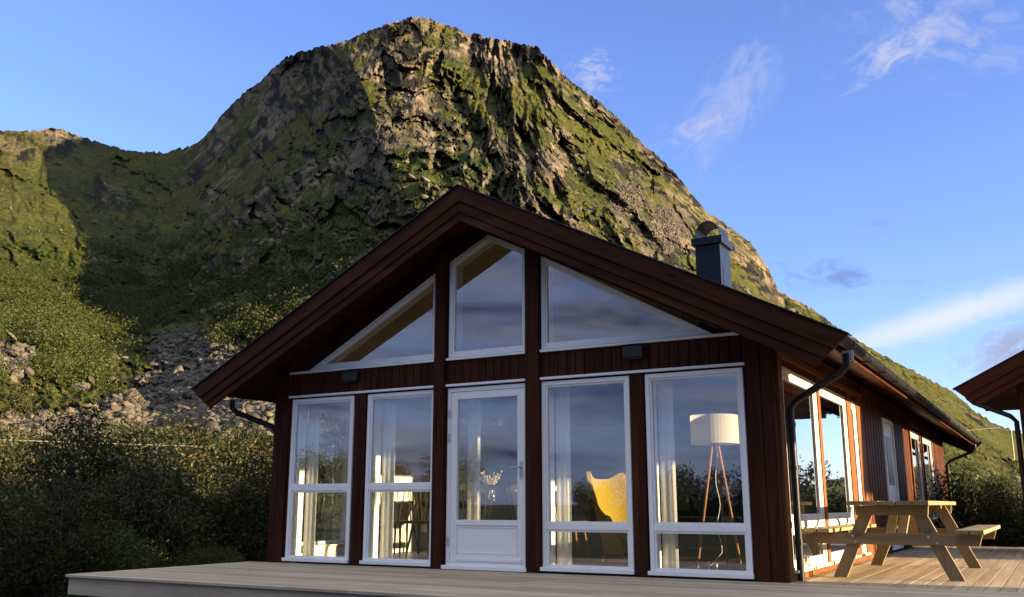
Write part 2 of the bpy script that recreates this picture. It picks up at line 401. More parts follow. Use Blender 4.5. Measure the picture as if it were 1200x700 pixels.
DR = 385 + 21*np.minimum(lft, 7.5) + 7*np.clip(lft-7.5, 0, 8) - 9*np.clip(lft-17.5, 0, 30)*1.0 + 3.2*rt
D = 24+(DR-24)*G
X0, Y0 = D*np.sin(np.radians(A)), D*np.cos(np.radians(A)); Z0 = D*np.tan(np.radians(Eg))
cl = sstep(.42, .60, Hh)*sstep(-24, -18, A)*(1-sstep(8, 17, A))                       # cliff weight
cl = np.maximum(cl, .55*sstep(.62, .8, Hh)*wl); cl = np.maximum(cl, .6*wr*sstep(.35, .7, Hh)*(1-sstep(17, 24, A)))
big = fbm(X0/95, Y0/95, Z0/150, 3, 21)
kk = .95*sstep(-4, 4, A); AP = A+kk*(Eg-15)                          # bedding runs upright on the left, down to the right on the right flank
w1 = fbm(A/3, Eg/3, A*0, 3, 25)
w2 = fbm(A/1.1, Eg/1.1, A*0+5, 3, 26)
kd = .35*(A < -4); w3 = fbm(A*1.7, Eg*1.7, A*0+1, 5, 27, .62); w4 = fbm(A*1.7+40, Eg*1.7, A*0+1, 5, 28, .62)
U, V_ = AP+w1*.7+w3*.42+.25*Eg*(1-sstep(-8, -2, A)), Eg+w1*.5+w4*.42
fs = 1-.35*sstep(-3, 5, A)-.25*(1-sstep(-14, -7, A)); sh = .55+.45*sstep(-.5, 2.5, A-aL)
rid = facets(U/2.1, V_/2.5, 91, 1.3)*.5 + facets(U/1.3+9, V_/2.3, 97, 1.3)*.35 + .45*fbm(AP/2.6+w1*.8, Eg/3.2+w1*.5, A*0+3, 3, 35, .55, True)
crag = facets(U/.95, V_/1.35, 51, 1.6)
fine = facets(U/.42+w2*.2, V_/.52, 47, 1.6)
gri = facets(U/.2, V_/.24, 57, 1.5)
amp = sstep(0, .25, Hh)
lump = fbm(X0/14, Y0/14, Z0/14, 3, 61)
D = D + amp*(big*14*sstep(.2, .6, Hh) + (1-cl)*lump*5*sstep(.12, .35, Hh) - cl*sh*(rid*20*fs + crag*3.4*fs + fine*1.6*fs + gri*.8 + 1.1*fbm(A*3.2, Eg*3.2, A*0, 5, 59, .65)) - (1-cl)*(rid*3.0*sstep(.25, .5, Hh) + crag*1.9*sstep(.2, .5, Hh) + fine*1.2*sstep(.15, .4, Hh) + (gri*.7 + fbm(A*3.2, Eg*3.2, A*0, 5, 59, .65)*2.2)*sstep(.1, .3, Hh)))
# gullies and ledges where the photograph shows them
def gully(pts, width, depth, side=0):
    global D
    q = [ae(*p) for p in pts]; best = np.full(A.shape, 1e9); sgn = np.zeros(A.shape)
    for (a0, e0), (a1, e1) in zip(q[:-1], q[1:]):
        dx, dy = a1-a0, e1-e0; t = np.clip(((A-a0)*dx+(Eg-e0)*dy)/(dx*dx+dy*dy), 0, 1)
        ex, ey = A-(a0+t*dx), Eg-(e0+t*dy); d = np.hypot(ex, ey); s = np.sign(ex)
        sgn = np.where(d < best, s, sgn); best = np.minimum(best, d)
    wob = 1+.35*fbm(X0/15, Y0/15, Z0/15, 2, 70)
    b = best*wob/width
    prof = np.exp(-b*b)
    if side: prof = np.where(sgn*side > 0, np.exp(-b*b*.25), np.exp(-b*b*5))
    D = D+.85*depth*prof*(1+.5*w2)
gully([(612,70),(640,100),(680,145),(720,175),(765,205)], .5, 16, -1)
gully([(575,95),(610,150),(640,200),(660,240)], .5, 13, -1)
gully([(700,130),(740,180),(790,225)], .35, 8, -1)
gully([(500,118),(512,150),(508,200),(520,260)], .6, 8, 1)
gully([(530,110),(560,150),(575,190),(590,250)], .6, 11, -1)
gully([(650,165),(690,215),(740,250),(770,290)], .6, 14, -1)
gully([(600,80),(618,115),(610,150)], .45, 5, 1)
gully([(760,180),(800,230),(820,300)], .5, 5, -1)
gully([(60,155),(50,190)], .5, 8, -1)
# the ridge hides nothing: keep it ending in thin air and add the far slope
D = np.maximum(D, 22)
Xr, Zr = D, D*np.tan(np.radians(Eg))
Vx = CAM[0] + D*(np.sin(np.radians(A))*rgt[0]+np.cos(np.radians(A))*fwh[0])
Vy = CAM[1] + D*(np.sin(np.radians(A))*rgt[1]+np.cos(np.radians(A))*fwh[1])
Vz = CAM[2] + Zr
TD, TZ = D.copy(), Vz.copy()
def ground_at(x, y):
    dx, dy = x-CAM[0], y-CAM[1]; d = math.hypot(dx, dy)
    a = math.degrees(math.atan2(dx*rgt[0]+dy*rgt[1], dx*fwh[0]+dy*fwh[1]))
    if a < A1[0] or a > A1[-1] or d < 26: return -.66
    i = int(round((a-A1[0])/(A1[1]-A1[0]))); return float(np.interp(d, np.maximum.accumulate(TD[:, i]), TZ[:, i]))
def slope_point(a, e):
    i = int(np.clip(round((a-A1[0])/(A1[1]-A1[0])), 0, NA-1)); j = int(np.clip(round((e-E0)/(er[i]-E0)*(NE-1)), 0, NE-1))
    return np.array([Vx[j, i], Vy[j, i], Vz[j, i]]), D[j, i]
# rows for the far side
bx, by, bz = [Vx], [Vy], [Vz]
for k, (dd, zz) in enumerate([(8, -2), (30, -14), (80, -50), (160, -1e9)]):
    Dk = D[-1]+dd; zk = np.maximum(Vz[-1]+zz, -6) if k < 3 else np.full(NA, -6.)
    bx.append((CAM[0]+Dk*(np.sin(np.radians(A1))*rgt[0]+np.cos(np.radians(A1))*fwh[0]))[None]); by.append((CAM[1]+Dk*(np.sin(np.radians(A1))*rgt[1]+np.cos(np.radians(A1))*fwh[1]))[None]); bz.append(zk[None])
VX, VY, VZ = np.vstack(bx), np.vstack(by), np.vstack(bz); NR = VX.shape[0]
P = np.stack([VX, VY, VZ], -1)
du = np.gradient(P, axis=1); dv = np.gradient(P, axis=0); nrm = np.cross(du, dv); nrm /= np.linalg.norm(nrm, axis=-1, keepdims=True)+1e-9
up = np.abs(nrm[..., 2])
px_, py_ = P[..., 0], P[..., 1]
gn = fbm(px_/30, py_/30, VZ/30, 4, 80); gn2 = fbm(px_/7, py_/7, VZ/7, 3, 90)
clf = np.vstack([cl, np.repeat(cl[-1:], NR-NE, 0)])
# smoothed steepness decides where turf can hold
def blur(a, n):
    for ax in (0, 1):
        for _ in range(2):
            pad = [(0, 0), (0, 0)]; pad[ax] = (n, n); c = np.cumsum(np.pad(a, pad, mode='edge'), axis=ax)
            a = (c[2*n:, :]-c[:-2*n, :])/(2*n) if ax == 0 else (c[:, 2*n:]-c[:, :-2*n])/(2*n)
    return a
ups = blur(up, 2)
HXr = np.vstack([Hh, np.repeat(Hh[-1:], NR-NE, 0)]); azx = np.vstack([A, np.repeat(A[-1:], NR-NE, 0)]); grass = np.clip(.5 + (ups-.50)*2.0 + gn*.55 + gn2*.6 - .22*clf + .16*(1-sstep(-15, -9, azx)), 0, 1)
def blob(pts, s):     # soft region around photo points
    out = np.zeros(A.shape)
    for p in pts:
        a, e = ae(*p[:2]); out = np.maximum(out, np.exp(-(((A-a)/(p[2]*s))**2+((Eg-e)/(p[3]*s))**2)))
    return np.vstack([out, np.repeat(out[-1:], NR-NE, 0)])
mead = blob([(500,205,2.2,1.0),(540,190,1.8,.8),(560,225,2,1.),(420,260,3,2),(500,98,1.6,.6),(540,100,2.,.7),(580,115,1.8,.8),(620,130,1.6,.9),(700,170,2.,1.2),(660,230,2.,1.2),(60,300,5,3.5),(100,400,4,3),(30,250,3,2.5),(730,240,2,1.4),(920,370,3,1),(980,400,3,1),(1050,450,3,1.5),(640,80,1,.8)], 1.)
grass = np.clip(grass-.45*np.exp(-((HXr-1)/.07)**2)*sstep(7, 12, azx)-.25*np.exp(-((HXr-1)/.05)**2)*(1-sstep(-26, -22, azx))+mead*.5-blob([(440,75,1.2,1.),(470,140,1.4,1.6),(455,60,2,.8),(530,60,1.6,.7),(485,65,1.3,1.2),(350,75,1.2,.6),(590,75,1.6,.7),(560,60,1.5,.6),(452,150,1.,2.5),(480,110,.8,1.5),(500,170,.8,1.4),(20,190,2,1.6),(10,220,2,1.5),(70,170,1.5,1.),(130,230,2.,1.4),(650,75,.8,.6),(650,200,.6,1.2)], 1.)*.6, 0, 1)
green = np.clip(.40+.5*fbm(px_/60, py_/60, VZ/60, 3, 101)+.3*gn2 + blob([(350,380,7,4),(200,330,6,4),(80,380,5,3),(540,180,3,2),(600,190,3,2)], 1.)*.4, 0, 1)
scree = blob([(190,470,2.6,1.9),(150,490,3,1.2),(60,505,4.5,.9),(260,450,3.2,2.2),(215,420,2.2,2.),(240,495,5,1.2),(14,425,1.3,1.1),(300,495,4,1.4),(780,270,1.5,1.5),(735,235,1.4,1.2)], 1.)
scree = np.clip(scree*1.25+.5*gn2*scree+.3*gn-.1, 0, 1)
idx = np.arange(NR*NA).reshape(NR, NA)
F = np.stack([idx[:-1, :-1], idx[:-1, 1:], idx[1:, 1:], idx[1:, :-1]], -1).reshape(-1, 4)

def lerp3(c, a, b): c = np.clip(c, 0, 1)[..., None]; return np.asarray(a)*(1-c)+np.asarray(b)*c
ex = lambda q: np.vstack([q, np.repeat(q[-1:], NR-NE, 0)])
cragx, finex, ridx = ex(crag), ex(fine), ex(rid); HX = ex(Hh)
n_a = fbm(px_/11, py_/11, VZ/11, 4, 201, .6); n_b = fbm(px_/3, py_/3, VZ/3, 3, 211, .6); n_c = fbm(px_/26, py_/26, VZ/40, 3, 221); n_d = fbm(px_/1.2, py_/1.2, VZ/1.2, 2, 231)
rock = lerp3(.5+n_a*.9+n_c*.5, (.021, .021, .017), (.205, .168, .115))
rock = lerp3((.05-finex)*2.2+(n_b)*.5, rock, (.010, .011, .009))
rock = lerp3((n_c+n_b*.6)*1.2-.1, rock, (.036, .040, .014))
turf = lerp3(green*1.1-.1+n_c*.3, (.066, .068, .012), (.014, .030, .004))
turf = lerp3((n_b*.8+n_a*.7)*1.3, turf, (.004, .0075, .0018))
turf = lerp3((n_d+n_a*.5-.15)*1.1, turf, (.115, .10, .024))
gm = np.clip((grass + n_a*.30 + n_b*.22 + gn*.25 - .46 - np.clip(-finex, 0, 1)*.3)*4+.5, 0, 1)
colr = lerp3(gm, rock, turf)
st = lerp3(.5+n_d*.9, (.024, .024, .021), (.095, .085, .070)); st = lerp3(n_b*1.6-.1, st, (.03, .03, .024))
colr = lerp3((scree+n_b*.25+n_a*.3-.42)*5+.5, colr, st)
def mountain_mat():
    m, w, out = mat('mountain_slopes')
    tc = w.new('ShaderNodeTexCoord').outputs['Object']
    c = w.new('ShaderNodeAttribute', attribute_name='tone').outputs['Color']
    n = w.noise(tc, .8, 4, .75)
    c = w.mix(1., c, w.ramp(n, [(.32, .5), (.68, 1.5)]), 'MULTIPLY')
    finish(w, out, c, .95, n, 1.6, .8, **{'Specular IOR Level': .08})
    return m
mnt = mesh_np('mountain', P.reshape(-1, 3), F, mountain_mat(), smooth=True)
_sm = (gm[:-1, :-1].reshape(-1) > .35) | (clf[:-1, :-1].reshape(-1) < .3)          # bare rock is faceted, turf is soft
mnt.data.polygons.foreach_set('use_smooth', _sm)
_at = mnt.data.attributes.new('tone', 'FLOAT_COLOR', 'POINT')
_at.data.foreach_set('color', np.concatenate([colr, np.ones(colr.shape[:2]+(1,))], -1).astype(np.float32).ravel())
tag(mnt, kind='structure')


# ------------------------------------------------------------------ ground
def ground_mat():
    m, w, out = mat('ground_turf'); tc = w.new('ShaderNodeTexCoord').outputs['Object']
    n = w.noise(tc, .6, 5, .65); n2 = w.noise(tc, 9, 4, .7)
    c = w.mix(w.ramp(n, [(.35, 0.), (.65, 1.)]), (.016, .020, .007), (.045, .038, .016)); c = w.mix(w.ramp(n2, [(.4, .6), (.6, 0.)]), c, (.010, .012, .005))
    finish(w, out, c, .95, n2, .06, .8, **{'Specular IOR Level': .1}); return m
ga = np.linspace(0, 2*math.pi, 97)[:-1]; gr = np.array([0, 3, 6, 9, 12, 16, 20, 26, 34, 50, 90, 200, 600, 1800, 4500.])
GX, GY = CAM[0]+np.outer(gr, np.cos(ga)), CAM[1]+np.outer(gr, np.sin(ga))
GZ = -.66 + .05*fbm(GX/4, GY/4, GX*0, 3, 300)*(gr[:, None] < 60) - .02*(gr[:, None] > 20) - .3*(gr[:, None] > 40)
gi = np.arange(GX.size).reshape(GX.shape); gj = np.roll(gi, -1, 1)
GF = np.stack([gi[:-1], gi[1:], gj[1:], gj[:-1]], -1).reshape(-1, 4)[96*0:]
tag(mesh_np('ground', np.stack([GX, GY, GZ], -1).reshape(-1, 3), GF, ground_mat(), smooth=True), kind='structure')

# ------------------------------------------------------------------ the cabin
XM, ZR, SLP, HW = -3.22, 4.21, .509, 3.22      # ridge line, ridge height, pitch, half width
CABW = -6.44
def roofz(x, v=0): return ZR - SLP*abs(x-XM) - v
cabin = empty('cabin', (XM, 0, 0), 'red-brown timber cabin with glazed gable, white window frames and a dark chimney', 'cabin')
EX, IN = (0.0, .10), (.105, .235)             # outer skin and inner lining of the front wall, along Y
YB = 15.4
OPEN = [ # facade openings (x0,x1,z0,z1)
 (-6.15, -5.14, .02, 2.02), (-4.93, -3.92, .02, 2.02), (-3.76, -2.70, .02, 2.02), (-2.53, -1.49, .02, 2.02), (-1.32, -.29, .02, 2.02)]
def sheet(mb, x0, x1, y0, y1, z0, z1): mb.box(x0, x1, y0, y1, z0, z1)
# front wall: uprights between the windows, the boarded band, the rakes above the gable panes
def front_skin(ya, yb, mb, proud=0):
    for x0, x1 in ((CABW, -6.15), (-5.14, -4.93), (-3.92, -3.76), (-2.70, -2.53), (-1.49, -1.32), (-.29, 0)):
        mb.box(x0, x1, ya, yb, 0, 2.02)
def gable_fill(mb, ya, yb):
    e = .14
    z = lambda x: roofz(x, e)
    mb.prism([(CABW, 2.02), (-5.93, 2.02), (-5.93, z(-5.93)), (CABW, z(CABW))], ya, yb)
    mb.prism([(-.53, 2.02), (0, 2.02), (0, z(0)), (-.53, z(-.53))], ya, yb)
    for x0, x1 in ((-3.92, -3.76), (-2.70, -2.53)): mb.prism([(x0, 2.02), (x1, 2.02), (x1, z(x1)), (x0, z(x0))], ya, yb)
    t = .40       # strip between the top of the gable panes and the roof
    zz = lambda x: roofz(x, t)
    for x0, x1 in ((-5.93, -3.92), (-2.53, -.53)):
        mb.prism([(x0, zz(x0)), (x1, zz(x1)), (x1, z(x1)), (x0, z(x0))], ya, yb)
    mb.prism([(-3.76, zz(-3.76)), (XM, zz(XM)), (XM, z(XM)), (-3.76, z(-3.76))], ya, yb)
    mb.prism([(XM, zz(XM)), (-2.70, zz(-2.70)), (-2.70, z(-2.70)), (XM, z(XM))], ya, yb)
mb = MB(); front_skin(*EX, mb); gable_fill(mb, *EX)
mb.box(-5.93, -3.92, .02, .10, 2.02, 2.375); mb.box(-3.76, -2.70, .02, .10, 2.02, 2.375); mb.box(-2.53, -.53, .02, .10, 2.02, 2.375)
mb.build('front_wall', M['stain_v'], cabin)
for a, b in ((-6.16, -3.93), (-3.77, -2.71), (-2.53, -.30)):      # upright boards of the band, bay by bay
    mb = MB(); n = round((b-a)/.106); w_ = (b-a)/n
    for k in range(n): mb.box(a+k*w_, a+(k+1)*w_-.008, -.018, 0, 2.058, 2.342)
    mb.build('cladding', M['stain_v'], cabin, bevel=.003)
mb = MB(); front_skin(*IN, mb); gable_fill(mb, *IN)
for a, b in ((-5.93, -3.92), (-3.76, -2.70), (-2.53, -.53)): mb.box(a, b, *IN, 2.02, 2.375)
mb.build('inner_wall', M['inner'], cabin)
# posts: two full height ones carry the ridge beams, the others frame the bays
for x0, x1 in ((-3.925, -3.775), (-2.705, -2.535)):
    MB().box(x0, x1, -.075, -.001, 0, roofz((x0+x1)/2, .20)).build('post', M['stain_v'], cabin, bevel=.006)
for x0, x1 in ((-6.44, -6.33), (-6.325, -6.20), (-5.115, -4.955), (-1.475, -1.335), (-.245, -.125), (-.12, .0)):
    top = 2.05 if -6.1 < x0 < -.4 else roofz(x0 if x0 < -3 else x1, .15)
    MB().box(x0, x1, -.028, -.001, 0, top).build('post', M['stain_v'], cabin, bevel=.005)
# white drip boards
for z in (2.052, 2.358):
    for x0, x1 in ((-6.19, -3.93), (-3.77, -2.71), (-2.53, -.265)):
        MB().box(x0, x1, -.055, -.0195, z-.017, z+.010).build('drip_board', M['white'], cabin, bevel=.003)
def window(par, outer, fw_, sash, y, axis='y', transoms=(), lining=None, mat_f='white', deep=.075, name='window'):
    """frame with the pane(s) under it. outer: polygon in the wall plane; y: outer face position, wall continues to +"""
    sgn = -1 if axis == 'x' else 1              # side wall looks to +X, so depth runs to -X
    mb = MB(); mb.ring(outer, fw_, y, y+sgn*deep, axis)
    inn = inset(outer if area(outer) > 0 else outer[::-1], fw_)
    xs = [p[0] for p in inn]
    for t in transoms:
        mb.prism([(min(xs), t-.032), (max(xs), t-.032), (max(xs), t+.032), (min(xs), t+.032)], y+sgn*.004, y+sgn*deep, axis)
    f = mb.build(name, M[mat_f], par, bevel=.004)
    zs = [p[1] for p in inn]
    cuts = [min(zs)]+[q for t in transoms for q in (t-.032, t+.032)]+[max(zs)]
    if transoms:
        for a, b in zip(cuts[::2], cuts[1::2]):
            q = [(min(xs), a), (max(xs), a), (max(xs), b), (min(xs), b)]
            MB().ring(q, sash, y+sgn*.014, y+sgn*(deep-.01), axis).build('sash', M[mat_f], f, bevel=.003)
            MB().prism(inset(q, sash-.006), y+sgn*.034, y+sgn*.040, axis).build('pane', M['glass'], f)
    else:
        MB().ring(inn, sash, y+sgn*.014, y+sgn*(deep-.01), axis).build('sash', M[mat_f], f, bevel=.003)
        MB().prism(inset(inn, sash-.006), y+sgn*.034, y+sgn*.040, axis).build('pane', M['glass'], f)
    if lining:
        MB().ring(outer, .018, y+sgn*(deep+.002), y+sgn*lining, axis).build('lining', M['white'], f)
    return f
def area(p): return sum(p[i][0]*p[(i+1) % len(p)][1]-p[(i+1) % len(p)][0]*p[i][1] for i in range(len(p)))
rect = lambda a, b, c, d: [(a, c), (b, c), (b, d), (a, d)]
for i, (x0, x1, z0, z1) in enumerate(OPEN):
    if i == 2: continue
    window(cabin, rect(x0+.004, x1-.004, .022, 2.016), .045, .022, -.022, transoms=(.90,) if i < 2 else (.475,), lining=.262)
    MB().box(x0-.01, x1+.01, -.066, -.024, .022, .062).build('sill', M['white'], cabin, bevel=.003)
g = .405
gz_ = lambda x: roofz(x, g)
window(cabin, [(-5.90, 2.376), (-3.93, 2.376), (-3.93, gz_(-3.93)), (-5.90, max(2.38, gz_(-5.90)))][:3]+[(-5.88, 2.42)][:0] , .05, .02, -.02, lining=.262)
window(cabin, [(-3.755, 2.376), (-2.705, 2.376), (-2.705, gz_(-2.705)), (XM, gz_(XM)), (-3.755, gz_(-3.755))], .05, .02, -.02, lining=.262)
window(cabin, [(-2.525, 2.376), (-.57, 2.376), (-2.525, gz_(-2.525))], .05, .02, -.02, lining=.262)
# glass door
dr = MB().ring(rect(-3.755, -2.705, .03, 2.016), .045, -.02, .06).build('door_frame', M['white'], cabin, bevel=.003)
mb = MB(); L, Rr, Bq, T = -3.708, -2.752, .078, 1.968
mb.ring(rect(L, Rr, Bq, T), .085, -.012, .045); mb.box(L+.085, Rr-.085, -.012, .045, .475, .535)
leafd = mb.build('door', M['white'], cabin, bevel=.004)
MB().box(L+.08, Rr-.08, .004, .03, .158, .48).build('panel', M['white'], leafd)
MB().ring(rect(L+.095, Rr-.095, .172, .466), .014, -.004, .005).build('moulding', M['white'], leafd, bevel=.002)
MB().box(L+.10, Rr-.03, -.024, -.0125, .098, .128).build('kick_rail', M['white'], leafd, bevel=.003)
MB().prism(rect(L+.08, Rr-.08, .53, 1.888), .012, .020).build('pane', M['glass'], leafd)
mb = MB().box(-2.800, -2.772, -.022, -.0125, .98, 1.16); mb.tube([(-2.786, -.02, 1.10), (-2.786, -.062, 1.10), (-2.80, -.068, 1.10), (-2.89, -.068, 1.095)], .009, 8)
mb.build('handle', M['galv'], leafd, smooth=True)
for z in (.30, 1.45, 1.72): MB().tube([(-3.722, -.028, z-.045), (-3.722, -.028, z+.045)], .011, 8).build('hinge', M['galv'], leafd, smooth=True)
MB().box(-3.77, -2.69, -.09, -.0205, .005, .045).build('threshold', M['white'], cabin, bevel=.004)
for x0, x1 in ((-5.28, -5.05), (-1.53, -1.30)):
    wlamp = MB().box(x0, x1, -.10, -.019, 2.19, 2.31).build('wall_lamp', M['black'], cabin, bevel=.01)
    MB().box(x0+.02, x1-.02, -.085, -.03, 2.18, 2.189).build('diffuser', M['black'], wlamp)
# ---- right side wall (x = 0), looks to +X
SW = [(.21, 1.77), (1.90, 3.48), (3.80, 4.16)]; FAR = [(9.45, 10.75), (11.2, 12.75)]; SD = (6.4, 7.45)
def side_wall(xa, xb, m, cut, name, step=None):
    mb = MB(); z1 = 2.36; y = .10 if xa < -.05 else .03
    ops = sorted([(a, b, .06, 2.05) for a, b in SW]+[(a, b, .40, 2.05) for a, b in FAR]+[(SD[0], SD[1], .02, 2.03)])
    for a, b, c, d in ops+[(YB, YB, 0, 0)]:
        if a > y: mb.box(xa, xb, y, a, -.0, z1)
        if b > a:
            if c > .03: mb.box(xa, xb, a, b, 0, c)
            mb.box(xa, xb, a, b, d, z1); y = b
    mb.build(name, M[m], cabin)
side_wall(-.10, -.002, 'stain_sunlit', True, 'side_wall'); side_wall(-.235, -.105, 'inner', True, 'inner_wall')
mb = MB(); y = 4.62                             # upright board-on-board cladding
ops = sorted([(a-.10, b+.10, .32, 2.13) for a, b in FAR]+[(SD[0]-.09, SD[1]+.09, -1, 2.10)])
k = 0
while y < YB-.1:
    hit = [o for o in ops if o[0]-.11 < y < o[1]]
    d = .019 if k % 2 else .025
    if hit:
        o = hit[0]
        if o[2] > 0: mb.box(0, d, y, y+.125, 0, o[2])
        mb.box(0, d, y, y+.125, o[3], 2.34)
    else: mb.box(0, d, y, y+.125, 0, 2.34)
    y += .112; k += 1
mb.build('cladding', M['stain_sunlit'], cabin)
for (a, b), tr in zip(SW, ((.51,), (.51,), (.51,))):
    window(cabin, rect(a+.004, b-.004, .065, 2.045), .05, .065, .022, axis='x', transoms=tr, lining=.26, mat_f='cream')
    MB().box(.023, .075, a-.01, b+.01, .068, .095).build('sill', M['cream'], cabin, bevel=.003)
for a, b in FAR: window(cabin, rect(a+.004, b-.004, .405, 2.045), .06, .07, .03, axis='x', lining=.26, mat_f='cream')
# casings round the side windows, their stain lightened as if in sun
for y0, y1 in ((.06, .20), (1.776, 1.894), (3.49, 3.79), (4.17, 4.60)): MB().box(0, .035, y0, y1, .0, 2.12).build('casing', M['casing'], cabin, bevel=.004)
for y0, y1 in FAR: MB().ring(rect(y0-.10, y1+.10, .32, 2.20), .094, .0265, .05, 'x').build('casing', M['casing'], cabin, bevel=.004)
MB().box(0, .045, .03, 4.62, 2.122, 2.19).build('casing', M['casing_y'], cabin, bevel=.004); MB().box(0, .03, .21, 4.16, .0, .06).build('casing', M['casing_y'], cabin, bevel=.004)
sdoor = MB().ring(rect(SD[0]+.005, SD[1]-.005, .03, 2.02), .06, .035, -.05, 'x').build('door_frame', M['white'], cabin, bevel=.003)
sd2 = MB().box(-.03, .012, SD[0]+.07, SD[1]-.07, .06, 1.955).build('door', M['white'], cabin, bevel=.004)
MB().box(.0125, .018, SD[0]+.25, SD[1]-.25, 1.0, 1.75).build('pane', M['black'], sd2)
MB().tube([(.012, SD[0]+.13, 1.02), (.06, SD[0]+.13, 1.02), (.06, SD[0]+.25, 1.02)], .009, 8).build('handle', M['galv'], sd2, smooth=True)
# ---- left side wall and back wall
LW = [(.30, 1.45), (3.3, 4.6)]
for xa, xb, m, nm in ((CABW, CABW+.10, 'stain_v', 'side_wall'), (CABW+.105, CABW+.235, 'inner', 'inner_wall')):
    mb = MB(); y = .10 if nm == 'side_wall' else .24
    for a, b in LW+[(YB, YB)]:
        mb.box(xa, xb, y, a, 0, 2.36)
        if b > a: mb.box(xa, xb, a, b, 0, .16); mb.box(xa, xb, a, b, 2.0, 2.36); y = b
    mb.build(nm, M[m], cabin)
for a, b in LW:
    q = rect(a+.004, b-.004, .165, 1.996)
    f = MB().ring(q, .06, CABW-.02, CABW+.06, 'x').build('window', M['white'], cabin, bevel=.004)
    MB().prism(inset(q, .055), CABW+.02, CABW+.026, 'x').build('pane', M['glass'], f)
    MB().ring(q, .018, CABW+.062, CABW+.25, 'x').build('lining', M['white'], f)
MB().prism([(CABW, 0), (0, 0), (0, roofz(0, .15)), (XM, roofz(XM, .15)), (CABW, roofz(CABW, .15))], YB-.1, YB).build('back_wall', M['stain_v'], cabin)
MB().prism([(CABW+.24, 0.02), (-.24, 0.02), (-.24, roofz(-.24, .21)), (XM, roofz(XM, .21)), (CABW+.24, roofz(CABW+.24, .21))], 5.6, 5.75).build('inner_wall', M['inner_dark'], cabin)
mb = MB()
for k in range(46): mb.box(CABW+.24+k*.13, CABW+.24+k*.13+.128, .24, 5.6, -.02, .02)
mb.build('floor', M['oak_floor'], cabin)
MB().box(CABW+.02, -.02, .02, YB-.02, -.66, -.03).build('foundation', M['concrete'], cabin)
# ---- roof
YF, YE, OV = -.61, 15.98, .62                  # gable overhang in front, behind, eave overhang
roof = empty('roof_group')                      # replaced below: the roof itself is the part
bpy.data.objects.remove(roof)
mb = MB()
for sx in (-1, 1):
    xe = XM+sx*(HW+OV); sl = lambda v: [(XM, ZR-v), (xe, roofz(xe, v))]
    a, b = sl(.02), sl(.05); mb.prism([a[0], a[1], b[1], b[0]], YF, YE)
roof = mb.build('roof', M['roofing'], cabin)
mb = MB()
for sx in (-1, 1):
    xe = XM+sx*(HW+OV-.01); n = 33                # soffit boards along the house
    for k in range(n):
        x0 = XM+sx*((HW+OV-.01)*k/n+.001); x1 = XM+sx*((HW+OV-.01)*(k+1)/n-.003)
        for y0, y1 in ((YF, YE),): mb.prism([(x0, roofz(x0, .055)), (x1, roofz(x1, .055)), (x1, roofz(x1, .135)), (x0, roofz(x0, .135))], y0, y1)
mb.build('soffit', M['soffit'], roof)
mb = MB()
for sx in (-1, 1):
    n = 30
    for k in range(n):
        x0 = XM+sx*((HW-.24)*k/n+.001); x1 = XM+sx*((HW-.24)*(k+1)/n-.002)
        mb.prism([(x0, roofz(x0, .175)), (x1, roofz(x1, .175)), (x1, roofz(x1, .205)), (x0, roofz(x0, .205))], .24, 5.6)
mb.build('ceiling', M['ceil'], roof)
def barge(x_m, z_r, side, y0, par, outw=4.05, ends=(0, .185, .305, .405), slp=SLP):
    tipx = lambda v: outw-.72*v
    zz = lambda dx, v: z_r-slp*dx-v
    steps = (.065, .045, .028)
    for (v0, v1), d in zip(zip(ends[:-1], ends[1:]), steps):
        p = [(x_m, z_r-v0), (x_m+side*tipx(v0), zz(tipx(v0), v0)), (x_m+side*tipx(v1), zz(tipx(v1), v1)), (x_m, z_r-v1)]
        MB().prism(p, y0-d, y0-.001).build('barge_board', M['barge_r' if side > 0 else 'barge_l'], par, bevel=.004)
    p = [(x_m, z_r+.012), (x_m+side*(outw+.01), zz(outw+.01, -.012)), (x_m+side*(outw+.01), zz(outw+.01, .0)), (x_m, z_r+.001)]
    MB().prism(p, y0-.085, y0+.10).build('verge_flashing', M['black'], par)
for sd_ in (-1, 1): barge(XM, ZR, sd_, YF, roof)
for sd_ in (-1, 1):                            # back gable boards
    p = [(XM, ZR), (XM+sd_*4.05, roofz(XM+4.05)), (XM+sd_*3.77, roofz(XM+3.77, .4)), (XM, ZR-.4)]
    MB().prism(p, YE+.001, YE+.045).build('barge_board', M['barge_r'], roof)
MB().box(XM-.07, XM+.07, YF, .0-.08, roofz(XM, .30)-.0, roofz(XM, .20)).build('ridge_beam', M['stain_y'], cabin)
# eave board, gutters, downpipes
for sx in (-1, 1):
    xe = XM+sx*(HW+OV)
    MB().box(xe+sx*.002, xe+sx*.022, YF, YE, roofz(xe, .17), roofz(xe, .03)).build('eave_board', M['stain_y'], roof, bevel=.003)
    gx, gz = xe+sx*.085, roofz(xe, .075)
    mb = MB(); n = 10
    ring = [(gx+.06*math.cos(t), gz+.06*math.sin(t)) for t in [math.pi+math.pi*k/n for k in range(n+1)]]
    ring += [(gx+.053*math.cos(t), gz+.053*math.sin(t)) for t in [2*math.pi-math.pi*k/n for k in range(n+1)]]
    for i in range(n):
        mb.prism([ring[i], ring[i+1], ring[2*n-i], ring[2*n+1-i]], YF+.03, YE-.03)
    mb.tube([(gx-.06, YF+.03, gz), (gx-.06, YE-.03, gz)], .008, 6); mb.tube([(gx+.06, YF+.03, gz), (gx+.06, YE-.03, gz)], .008, 6)
    gt = mb.build('gutter', M['black'], cabin)
    [MB().box(gx-.065, gx+.068, q, q+.025, gz-.072, gz-.062).box(gx+.062, gx+.068, q, q+.025, gz-.07, gz+.01).build('bracket', M['black'], gt) for q in np.arange(0, YE, .9)]
